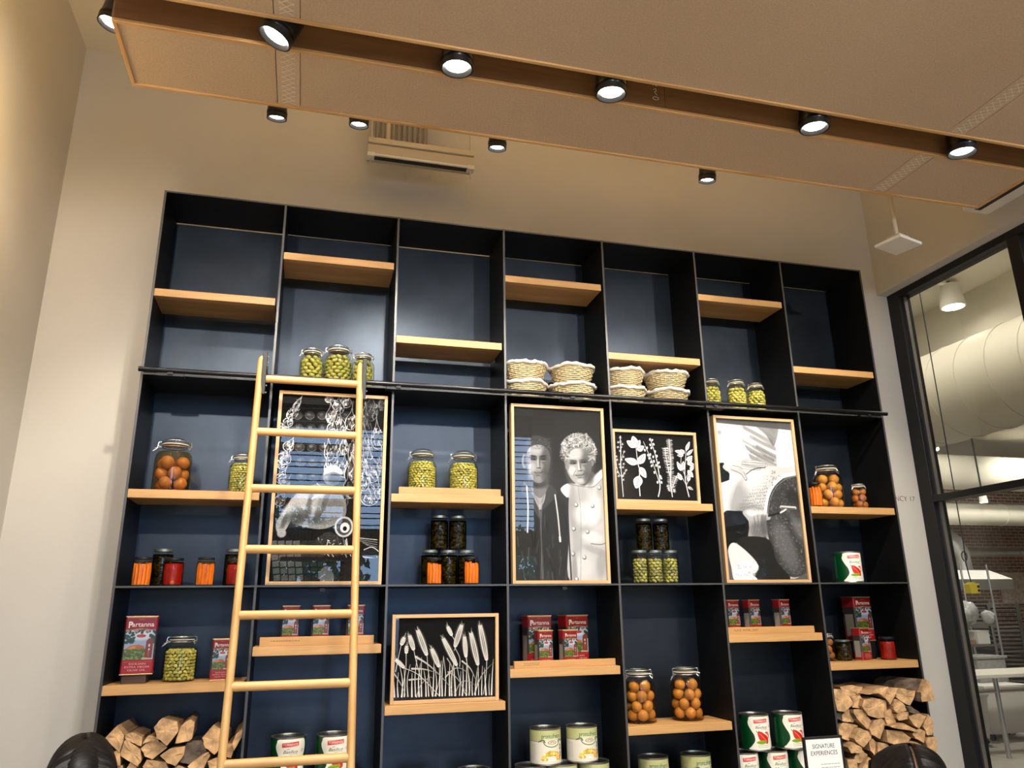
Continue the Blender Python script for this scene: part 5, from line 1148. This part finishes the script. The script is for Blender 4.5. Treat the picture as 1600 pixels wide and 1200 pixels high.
RIGHT_Y=[0.02,0.009,0.004,-0.023,-0.04,-0.017,-0.062,-0.075,-0.075,-0.049,0.02,0.015,0.001,-0.041,-0.055,-0.075,-0.069,-0.075,0.019,-0.001,-0.022,-0.057,-0.075,-0.075,0.009,-0.004,-0.019,0.011,-0.013,-0.075,-0.052,-0.035,-0.074,-0.054,-0.033,-0.075]
def ordn(i): return ['leftmost', 'second', 'third', 'fourth', 'fifth', 'sixth', 'seventh', 'eighth', 'ninth', 'tenth', 'eleventh', 'twelfth'][i]
def logs(polys, ys, depth, pile, seed, barky=()):
    rnd = random.Random(seed); cz = [(sum(p[1] for p in P)/len(P), sum(p[0] for p in P)/len(P), i) for i, P in enumerate(polys)]
    cz.sort(reverse=True); nrow = max(1, round(len(cz)/6)); rows = [cz[k::1] for k in range(0)]
    per = 6; rows = [sorted(cz[k:k+per], key=lambda q: q[1]) for k in range(0, len(cz), per)]
    rn = ['top row', 'second row', 'third row', 'fourth row', 'fifth row', 'sixth row', 'bottom row']
    for ri, row in enumerate(rows):
        for k, (z, x, i) in enumerate(row):
            P = polys[i]; A = sum(P[j][0]*P[(j+1) % len(P)][1]-P[(j+1) % len(P)][0]*P[j][1] for j in range(len(P)))
            if A < 0: P = P[::-1]
            q = [(a-x, b-z) for a, b in P]; n = len(q)
            mb = MB(); yo = rnd.uniform(-.025, .02); sh = (rnd.uniform(-.02,.02), rnd.uniform(-.012,.012)); dark = i in barky
            # end face is slightly rough: ring of outline points, inner fan
            ring = []
            for j in range(n):
                a, b = q[j], q[(j+1) % n]
                for s_ in (0, .34, .67): ring.append((a[0]+(b[0]-a[0])*s_+rnd.uniform(-.0016,.0016), a[1]+(b[1]-a[1])*s_+rnd.uniform(-.0016,.0016)))
            R_ = len(ring); b0 = 0
            mb.v += [(a, yo+rnd.uniform(-.0015,.0015), c) for a, c in ring]+[(a*.55+rnd.uniform(-.003,.003), yo+rnd.uniform(-.002,.002), c*.55) for a, c in ring]+[(0, yo-.001, 0)]
            mb.v += [(a*.97+sh[0]*.5, yo+depth*.5, c*.97+sh[1]*.5) for a, c in ring]+[(a*.95+sh[0], yo+depth, c*.95+sh[1]) for a, c in ring]
            for j in range(R_):
                j2 = (j+1) % R_
                mb.f.append((j, j2, R_+j2, R_+j)); mb.m.append(0); mb.f.append((R_+j, R_+j2, 2*R_)); mb.m.append(0)
                o1 = 2*R_+1; side = 2 if (dark or (j//3) in (0,) and i % 2 == 0) else 1
                mb.f.append((j, o1+j, o1+j2, j2)); mb.m.append(side); mb.f.append((o1+j, o1+R_+j, o1+R_+j2, o1+j2)); mb.m.append(side)
            mb.f.append(tuple(2*R_+1+R_+j for j in range(R_))); mb.m.append(0)
            o = obj('firewood_log', mb, [M_LBARK if dark else M_CUT, M_CUT2, M_LBARK], None, (x, ys[i], z))
            tag(o, ('bark-covered' if dark else 'pale split')+' firewood log, %s from the left in the %s of the %s pile' % (ordn(k), rn[min(ri, 6)], pile), 'log', 'firewood in the %s pile' % pile)
logs(LEFT_LOGS, [.045]*40, .25, 'left', 1, barky=(8,))
logs(RIGHT_LOGS, [y+.02 for y in RIGHT_Y], .28, 'right', 2, barky=(7, 10, 16))
# ------------------------------------------------------------------ kitchen behind the glass
M_KW = plain('kitchen_wall', (.62, .58, .48), .8); M_DUCT = plain('painted_duct', (.62, .58, .48), .6); M_GALV = plain('galvanised_duct', (.42, .42, .41), .35, .8, noise=.15, nscale=6)
m, nt, p = newmat('brick_wall'); M_BRICK = m
tc_ = N(nt, 'ShaderNodeTexCoord'); mp_ = N(nt, 'ShaderNodeMapping'); mp_.inputs['Rotation'].default_value = (PI/2, 0, 0)
bt = N(nt, 'ShaderNodeTexBrick', Scale=1.0); bt.inputs['Brick Width'].default_value = .24; bt.inputs['Row Height'].default_value = .08; bt.inputs['Mortar Size'].default_value = .011
bt.inputs['Color1'].default_value = (.20, .10, .07, 1); bt.inputs['Color2'].default_value = (.28, .16, .12, 1); bt.inputs['Mortar'].default_value = (.5, .45, .4, 1)
nt.links.new(tc_.outputs['Object'], mp_.inputs['Vector']); nt.links.new(mp_.outputs['Vector'], bt.inputs['Vector']); nt.links.new(bt.outputs['Color'], p.inputs['Base Color']); p.inputs['Roughness'].default_value = .85
struct('wall_kitchen_back', MB().box(10, 20, 12.0, 12.2, 0, ZC), M_BRICK)
struct('trim_2', MB().box(17.55, 20, 11.97, 12.0, 1.5, 2.25), plain('whitewashed_brick', (.6, .5, .45), .8, noise=.3, nscale=18))
struct('wall_kitchen_left', MB().box(4.61, 4.76, .5, 12.2, 0, ZC).box(4.76, 10, 12.0, 12.2, 0, ZC), M_KW)
struct('wall_kitchen_right', MB().box(19.85, 20, -9.1, 12.0, 0, ZC).box(4.85, 19.85, -9.1, -3.3, 0, ZC), M_KW)
struct('trim_3', MB().box(7.37, 7.6, -3.3, 7.0, 3.25, ZC), M_KW)
def duct(label, pts, r, mat, rings, group='ceiling ducts in the kitchen', name='air_duct', n=32):
    t = thing(name, label, 'duct', pts[0], group); o0 = Vector(pts[0]); P = [Vector(q)-o0 for q in pts]
    obj('duct_tube', MB().tube(P, r, n), mat, t, smooth=True)
    L_ = (P[-1]-P[0]).length; d = (P[-1]-P[0]).normalized()
    if rings:
        u = d.orthogonal().normalized(); w_ = d.cross(u); k = rings
        while k < L_:
            c = P[0]+d*k; obj('seam_ring', MB().tube([c+(u*math.cos(a*PI/16)+w_*math.sin(a*PI/16))*(r+.002) for a in range(32)], .006, 5, True), mat, t, smooth=True); k += rings
    return t
duct('very large cream duct with ring seams behind the upper window', [(6.95, -2.8, 3.50), (6.95, 7.4, 3.50)], .46, M_DUCT, .34)
duct('cream duct across the kitchen above the transom', [(9.0, 8.0, 3.93), (19.8, 8.0, 3.93)], .33, M_DUCT, 1.6)
duct('cream duct just under the window transom', [(9.5, 8.6, 3.22), (19.8, 8.6, 3.22)], .22, M_DUCT, 2.4)
duct('long silver pipe running along the brick wall', [(9.5, 10.0, 2.6), (19.8, 10.0, 2.6)], .095, M_GALV, 2.2)
duct('silver exhaust duct bending down into the hood', [(12.1, 9.0, 3.0), (12.7, 9.0, 3.02), (13.2, 9.0, 2.93), (13.48, 9.0, 2.70), (13.58, 9.0, 2.45), (13.6, 9.0, 2.14)], .15, M_GALV, 0)
t = thing('range_hood', 'pale sloped exhaust hood against the brick wall', 'hood', (12.0, 8.0, 1.76))
hb = MB(); hb.v += [(0,0,.18), (1.66,0,.18), (1.66,1.6,.18), (0,1.6,.18), (.1,.35,.36), (1.5,.35,.36), (1.5,1.6,.36), (.1,1.6,.36)]
for q in ((0,3,2,1), (4,5,6,7), (0,1,5,4), (1,2,6,5), (2,3,7,6), (3,0,4,7)): hb.f.append(q); hb.m.append(0)
obj('hood_top', hb, M_WHITE, t); obj('hood_band', MB().box(-.02, 1.66, 0, 1.6, 0, .18), M_CHROME, t)
# posts that carry the hood
obj('hood_back', MB().box(0, 1.6, 1.3, 1.6, -1.76, 0), M_CHROME, t)
t = thing('oven', 'dark oven standing under the pale hood', 'oven', (12.3, 8.4, 0)); obj('oven_body', MB().box(0, 1.1, 0, .8, 0, 1.55), M_BLACK, t, bevel=.01); obj('oven_door', MB().box(.5, 1.0, -.02, 0, .9, 1.45), M_GALV, t, bevel=.01)
# hanging yellow outlet
t = thing('hanging_outlet', 'bright yellow outlet box hanging on a black cord', 'outlet', (5.645, 1.0, 1.607))
obj('outlet_box', MB().box(-.045, .045, -.03, .03, -.036, .036).box(-.028, .022, -.02, .02, .036, .046), plain('yellow_rubber', (.85, .70, .02), .5), t, bevel=.005)
obj('socket', MB().lathe([(0,0), (.010,0), (.010,.003)], 14, M=Matrix.Translation((.028,-.0302,.014)) @ Matrix.Rotation(PI/2, 4, 'X')), M_BLACK, t); obj('socket', MB().lathe([(0,0), (.010,0), (.010,.003)], 14, M=Matrix.Translation((.028,-.0302,-.014)) @ Matrix.Rotation(PI/2, 4, 'X')), M_BLACK, t)
cd = [(0,0,.046), (-.01,0,.13), (-.015,0,.2)]+[(-.015-.026*math.sin(a*PI/6)*1.0-.0, .004*a/6, .236-.036*math.cos(a*PI/6)) for a in range(1, 12)]+[(-.012,0,.21), (-.005,0,.35), (.0,0,1.0), (.005,0,2.0), (.005,0,ZC-1.607)]
obj('cord', MB().tube(cd, .0045, 6), M_BLACK, t, smooth=True)
# wire shelving with stock
t = thing('wire_rack', 'chrome wire rack loaded with bags and boxes', 'rack', (9.30, 5.0, 0))
for x, y in ((.0, 0), (.68, 0), (0, .45), (.68, .45)): obj('post', MB().lathe([(.014, 0), (.014, 2.02)], 10, x, y), M_CHROME, t)
for z in (.25, .66, .97, 1.23):
    sh = MB()
    for k in range(12): sh.tube([(0, .45*k/11, z), (.68, .45*k/11, z)], .004, 4)
    for x in (0, .34, .68): sh.tube([(x, 0, z-.012), (x, .45, z-.012)], .006, 4)
    sh.box(0, .68, -.006, .0, z-.02, z+.006)
    obj('wire_shelf', sh, M_CHROME, t)
M_BAG = plain('clear_plastic_bag', (.36, .36, .35), .25, noise=.15, nscale=20)
def lump(name, label, cat, loc, s, mat, seed):
    o = obj(name, MB().ball((0,0,s[2]), s, sub=3, bump=.10, seed=seed), mat, None, loc, smooth=True); return tag(o, label, cat)
lump('plastic_bag', 'rounded translucent bag on the wire rack, left of the tallest bag', 'bag', (9.58, 5.15, 1.237), (.10, .12, .115), M_BAG, 1)
lump('plastic_bag', 'tallest translucent bag on the top wire shelf', 'bag', (9.78, 5.25, 1.237), (.12, .12, .155), M_BAG, 2)
lump('plastic_bag', 'small translucent bag at the right end of the top wire shelf', 'bag', (9.93, 5.08, 1.237), (.075, .09, .09), M_BAG, 3)
o = obj('carton', MB().box(0, .14, 0, .2, 0, .22), M_WHITE, None, (9.36, 5.12, 1.237), bevel=.006); tag(o, 'white carton at the left of the top wire shelf', 'box')
o = obj('carton', MB().box(0, .26, 0, .3, 0, .06), plain('kraft_board', (.35, .22, .13), .8), None, (9.40, 5.08, .977), bevel=.004); tag(o, 'flat brown carton on the middle wire shelf', 'box')
o = obj('carton', MB().box(0, .2, 0, .3, 0, .17), M_WHITE, None, (9.72, 5.10, .977), bevel=.006); tag(o, 'white carton on the middle wire shelf', 'box')
o = obj('paper_stack', MB().box(0, .3, 0, .3, 0, .02).box(.02, .27, .01, .28, .02, .045).box(.0, .2, .02, .3, .045, .08), M_WHITE, None, (9.42, 5.08, .667)); tag(o, 'loose stack of white papers on the wire rack', 'paper')
t = thing('storage_tub', 'clear plastic storage tub in front of the wire rack', 'tub', (8.75, 4.2, 0)); obj('tub_body', MB().box(0, .42, 0, .35, .35, .86), M_BAG, t, bevel=.02); obj('tub_rim', MB().box(-.02, .44, -.02, .37, .86, .89), M_BAG, t, bevel=.006); obj('dolly', MB().box(.02, .4, .02, .33, 0, .35), M_CHROME, t, bevel=.01)
# sheet pan racks
def pan_rack(loc, label, col, W=.52):
    t = thing('pan_rack', label, 'rack', loc, 'sheet pan racks')
    for x in (0, W): obj('post', MB().box(x-.012, x+.012, -.012, .012, 0, 1.5).box(x-.012, x+.012, .45, .474, 0, 1.5), M_CHROME, t)
    pn = MB().box(.012, W-.012, 0, .45, 0, .018).mesh('sheet_pan', col)
    for k in range(22): link('sheet_pan', pn, t, (0, 0, .16+k*.06))
    obj('top_frame', MB().box(0, W, 0, .46, 1.49, 1.51), M_CHROME, t)
pan_rack((10.92, 6.0, 0), 'rack filled with black sheet pans in the kitchen', M_BLACK)
pan_rack((11.58, 6.1, 0), 'rack of silver sheet pans at the right edge of view', M_CHROME)
# table, bins
t = thing('prep_table', 'white-topped kitchen table on steel pipe legs', 'table', (7.2, 3.0, 0))
obj('table_top', MB().box(0, 1.8, 0, .62, .765, .80), M_LIGHTWOOD, t, bevel=.004)
for x, y in ((.10, .08), (.62, .08), (1.7, .08), (.10, .54), (.62, .54), (1.7, .54)): obj('leg', MB().lathe([(.024, 0), (.024, .765)], 14, x, y), M_CHROME, t, smooth=True)
obj('crossbar', MB().tube([(.1, .08, .63), (1.7, .08, .63)], .016, 10), M_CHROME, t, smooth=True)
for x, y, w_, h, lb in ((8.02, 3.72, .30, .50, 'white plastic bin with lid under the kitchen table, left one'), (8.48, 3.9, .62, .56, 'wide white plastic bin under the kitchen table, right one')):
    t = thing('storage_bin', lb, 'bin', (x, y, 0), 'white bins'); c = MB(); a = .03
    c.v += [(a,a,.07), (w_-a,a,.07), (w_-a,.4-a,.07), (a,.4-a,.07), (0,0,h), (w_,0,h), (w_,.4,h), (0,.4,h)]
    for q in ((0,3,2,1), (4,5,6,7), (0,1,5,4), (1,2,6,5), (2,3,7,6), (3,0,4,7)): c.f.append(q); c.m.append(0)
    obj('bin_body', c, M_WHITE, t); obj('bin_lid', MB().box(-.015, w_+.015, -.015, .415, h, h+.03), M_WHITE, t, bevel=.006)
    for xx in (.06, w_-.06):
        for yy in (.06, .34): obj('caster', MB().lathe([(0,-.015), (.035,-.015), (.035,.015), (0,.015)], 14, M=Matrix.Translation((xx, yy, .035)) @ Matrix.Rotation(PI/2, 4, 'Y')), M_BLACK, t)
# kitchen lamps
M_LENSK = emis('kitchen_lens', (1, .95, .85), 16)
def klamp(loc, label, r, h, up):
    t = thing('kitchen_spotlight', label, 'spotlight', loc, 'kitchen spotlights')
    obj('housing', MB().lathe([(r*1.05,0), (r*1.05,h*.1), (r*.8,h), (0,h)], 24), M_WHITE, t, smooth=True); obj('lens', MB().lathe([(0,-.003), (r*.9,0)], 24), M_LENSK, t); obj('stem', MB().lathe([(.015,h), (.015,up)], 10), M_BLACK, t)
klamp((6.96, 1.92, 4.36), 'white cylinder lamp behind the upper window pane', .11, .24, ZC-4.36)
klamp((12.9, 7.6, 3.3), 'small lit lamp above the transom, left one', .07, .15, ZC-3.3)
klamp((11.0, 6.6, 4.0), 'small lit lamp under the large cream duct', .08, .15, ZC-4.0)
t = thing('track_rail', 'short white perforated rail beside the kitchen lamp', 'rail', (6.2, 1.8, 4.55)); obj('rail_bar', MB().box(0, .6, 0, .05, 0, .03), M_WHITE, t); obj('rail_rods', MB().tube([(.1,.02,.03), (.1,.02,.09)], .006, 6).tube([(.5,.02,.03), (.5,.02,.09)], .006, 6), M_WHITE, t)

# ------------------------------------------------------------------ dining table with the sign
t = thing('dining_table', 'dining table in front of the shelving, below the sign', 'table', (2.70, -1.10, 0))
obj('table_top', MB().box(-.45, .75, -.35, .35, .725, .75), M_OAK, t, bevel=.004)
for x in (-.38, .68):
    for y in (-.28, .28): obj('leg', MB().box(x-.025, x+.025, y-.025, y+.025, 0, .725), M_BLACK, t)
sg = thing('menu_sign', 'black-framed white sign reading SIGNATURE EXPERIENCES', 'sign', (2.662, -1.19, .75), rz=.0)
M_SIGN = img_mat('sign_print', art_sign(), .4, .4); SW, SH = .146, .276
sp = [obj('sign_frame', MB().box(-SW/2-.008, SW/2+.008, 0, .012, .0, .018).box(-SW/2-.008, SW/2+.008, 0, .012, SH+.010, SH+.018).box(-SW/2-.008, -SW/2, 0, .012, .018, SH+.010).box(SW/2, SW/2+.008, 0, .012, .018, SH+.010), M_BLACK, sg, bevel=.002),
      link('sign_print', print_plane('sign_print', -SW/2, SW/2, .018, SH+.010, .003, M_SIGN), sg), obj('sign_back', MB().box(-SW/2, SW/2, .004, .010, .018, SH+.010), M_BLACK, sg),
      obj('sign_foot', MB().box(-SW/2, SW/2, -.02, .07, 0, .004), M_BLACK, sg)]

# ------------------------------------------------------------------ seated people
M_SKIN = plain('skin', (.60, .40, .30), .55, noise=.06, nscale=10); M_HAIR = plain('black_hair', (.006, .005, .005), .38, spec=.4)
_nt = M_HAIR.node_tree; _tc = N(_nt, 'ShaderNodeTexCoord'); _mp = N(_nt, 'ShaderNodeMapping'); _mp.inputs['Scale'].default_value = (6, 220, 6); _n = N(_nt, 'ShaderNodeTexNoise', Scale=1.0, Detail=4.0)
_b = N(_nt, 'ShaderNodeBump', Strength=.5, Distance=.003); _nt.links.new(_tc.outputs['Object'], _mp.inputs['Vector']); _nt.links.new(_mp.outputs['Vector'], _n.inputs['Vector']); _nt.links.new(_n.outputs['Fac'], _b.inputs['Height']); _nt.links.new(_b.outputs['Normal'], _nt.nodes['Principled BSDF'].inputs['Normal']); M_SHIRT = plain('dark_knit_top', (.05, .05, .06), .9, bump=.4, bscale=200); M_PANTS = plain('dark_trousers', (.03, .035, .05), .85)
def skin_body(name, V, Ed, rad, mat, parent, sub=2, root=0):
    me = bpy.data.meshes.new(name); me.from_pydata(V, Ed, []); me.materials.append(mat); o = link(name, me, parent)
    sk = o.modifiers.new('skin', 'SKIN'); sk.use_smooth_shade = True
    for i, r in enumerate(rad): me.skin_vertices[0].data[i].radius = (r, r) if not isinstance(r, tuple) else r
    me.skin_vertices[0].data[root].use_root = True
    ss = o.modifiers.new('subsurf', 'SUBSURF'); ss.levels = sub; ss.render_levels = sub
    return o
def person(label, x, y, top, yaw, bow, seed, part=False):
    # local frame: facing -Y
    t = thing('person', label, 'person', (x, y, 0), rz=yaw)
    hz = top-.125; sz = .48; sh = hz-.235
    V = [(0,.06,sz+.09), (0,.05,sz+.25), (0,.03,sh-.12), (0,.02,sh), (0,.0,sh+.07), (0,-.01,sh+.14)]
    Ed = [(0,1), (1,2), (2,3), (3,4), (4,5)]; rad = [(.16,.12), (.13,.10), (.15,.10), (.085,.07), .052, .055]
    for s in (-1, 1):
        b = len(V); V += [(s*.17,.03,sh-.02), (s*.22,.02,sh-.16), (s*.24,-.02,sh-.30), (s*.19,-.20,sh-.36), (s*.14,-.31,sh-.34)]
        Ed += [(3,b), (b,b+1), (b+1,b+2), (b+2,b+3), (b+3,b+4)]; rad += [.058, .048, .040, .034, .026]
        b = len(V); V += [(s*.10,-.0,sz+.08), (s*.12,-.24,sz+.08), (s*.12,-.44,sz+.06), (s*.12,-.44,.28), (s*.12,-.42,.09), (s*.12,-.50,.05), (s*.12,-.58,.04)]
        Ed += [(0,b)]+[(b+k, b+k+1) for k in range(6)]; rad += [.088, .078, .062, .056, .04, .038, .028]
    skin_body('body', V, Ed, rad, M_SHIRT, t)
    for s in (-1, 1):   # hands resting on the lap side, five fingers each
        hx, hy, hz_ = s*.125, -.355, sh-.335; hv = [(hx,hy+.045,hz_), (hx,hy,hz_), (hx,hy-.03,hz_)]; he = [(0,1), (1,2)]; hr = [.022, (.034,.016), (.03,.014)]
        for f_ in range(4):
            fx = hx+(-.026+.0175*f_); L_ = (.062,.072,.068,.052)[f_]; b = len(hv); hv += [(fx,hy-.045,hz_-.002), (fx,hy-.045-L_*.5,hz_-.008), (fx,hy-.045-L_,hz_-.024)]; he += [(2,b), (b,b+1), (b+1,b+2)]; hr += [.0088, .0082, .0068]
        b = len(hv); hv += [(hx-s*.034,hy-.01,hz_-.004), (hx-s*.05,hy-.035,hz_-.012), (hx-s*.048,hy-.06,hz_-.02)]; he += [(1,b), (b,b+1), (b+1,b+2)]; hr += [.0115, .010, .008]
        skin_body('hand', hv, he, hr, M_SKIN, t, 2)
    hd = MB(); V_, F_ = ico_data(4)
    R = Matrix.Rotation(bow, 3, 'X'); c = Vector((0, -.02-.03*math.sin(bow), hz))
    for v in V_:
        px, py, pz = v.x*.074, v.y*.093, v.z*.112
        if v.y < -.2 and v.z < .1: px *= 1-.22*min(1, (.1-v.z)); 
        if v.y < -.3 and v.z < -.2: py *= .93
        n_ = max(0, 1-((v.x/.16)**2+((v.z+.12)/.22)**2)); py -= .020*n_*(v.y < 0)*(1 if v.z > -.3 else .2)
        for ex in (-.38, .38): e_2 = max(0, 1-(((v.x-ex)/.2)**2+((v.z-.02)/.13)**2)); py += .010*e_2*(v.y < 0)
        m_ = max(0, 1-((v.x/.3)**2+((v.z+.5)/.07)**2)); py -= .005*m_*(v.y < 0)
        hd.v.append(tuple(c+R @ Vector((px, py, pz))))
    hd.f += [tuple(f) for f in F_]; hd.m += [0]*len(F_)
    obj('head', hd, M_SKIN, t, smooth=True)
    fe = MB()
    for s in (-1, 1):
        fe.ball(c+R @ Vector((s*.074,.005,-.01)), (.009,.018,.028), sub=2)
    obj('ears', fe, M_SKIN, t, smooth=True)
    ey = MB()
    for s in (-1, 1): ey.ball(c+R @ Vector((s*.029,-.079,.003)), (.013,.009,.007), sub=2)
    obj('eyes', ey, plain('eye', (.2,.12,.08), .2), t, smooth=True)
    obj('mouth', MB().ball(c+R @ Vector((0,-.088,-.056)), (.024,.006,.007), sub=2), plain('lips', (.5,.16,.14), .5), t, smooth=True)
    rnd = random.Random(seed); hr_ = MB(); NA, NT = 96, 16
    for s in (-1, 1):      # two curtains of hair falling from the parting, finely ridged
        rid = [rnd.uniform(-1, 1) for _ in range(NA+1)]; b = len(hr_.v)
        for a in range(NA+1):
            A = (.04+.98*a/NA)*PI*1.10; r_ = rid[a]*.0009+.0006*math.sin(a*.8+seed)
            for k in range(NT+1):
                th = k/NT*2.2; ry, rz = .100+r_, .120+r_; fl = min(1, k/3)
                yy = -ry*math.cos(A)*(.92-.06*(k/NT)); zz = rz*math.sin(min(A, PI*.98))
                X_ = s*((.0032 if part else .0004)+(.083+r_*fl)*math.sin(min(th, PI*.5)))
                if th < PI*.5: z_ = zz*math.cos(th)**.9; yb_ = yy
                else: z_ = -(th-PI*.5)*.28+r_; yb_ = yy*.92+.012
                if k <= 1: z_ -= .002*(1-k)
                hr_.v.append(tuple(c+R @ Vector((X_, max(yb_, -.088), z_+.002))))
        for a in range(NA):
            for k in range(NT): q = b+a*(NT+1)+k; hr_.f.append((q, q+1, q+NT+2, q+NT+1)); hr_.m.append(0)
    ho = obj('hair', hr_, M_HAIR, t, smooth=True); so = ho.modifiers.new('thick', 'SOLIDIFY'); so.thickness = .004; so.offset = -1
    cp = MB()
    for v in V_: cp.v.append(tuple(c+R @ Vector((v.x*.078, v.y*.094+.008, v.z*.1145))))
    for f in F_:
        zc = sum(V_[i].z for i in f)/3; yc = sum(V_[i].y for i in f)/3; xc = sum(V_[i].x for i in f)/3
        if (yc > -.25 and zc > -.75) or (zc > .62 and yc > -.75):
            if part and abs(xc) < .06 and zc > .3 and yc < .45: continue
            cp.f.append(tuple(f)); cp.m.append(0)
    obj('hair_cap', cp, M_HAIR, t, smooth=True)
    ch = thing('dining_chair', 'black chair under the '+label, 'chair', (x, y, 0), 'dining chairs', rz=yaw)
    obj('seat', MB().box(-.22, .22, -.2, .22, .43, .462), M_BLACK, ch, bevel=.006); obj('backrest', MB().box(-.2, .2, .215, .235, .5, .80), M_BLACK, ch, bevel=.006)
    for a in (-.2, .2):
        for b in (-.18, .22): obj('leg', MB().lathe([(.012, 0), (.014, .43 if b < 0 else .82)], 10, a, b), M_BLACK, ch)
person('person with sleek black hair seen from behind, bottom left', .285, -1.42, 1.205, PI+.25, .10, 3)
person('person with centre-parted black hair, head bowed, bottom right', 2.345, -1.98, 1.172, -.55, .62, 4, True)
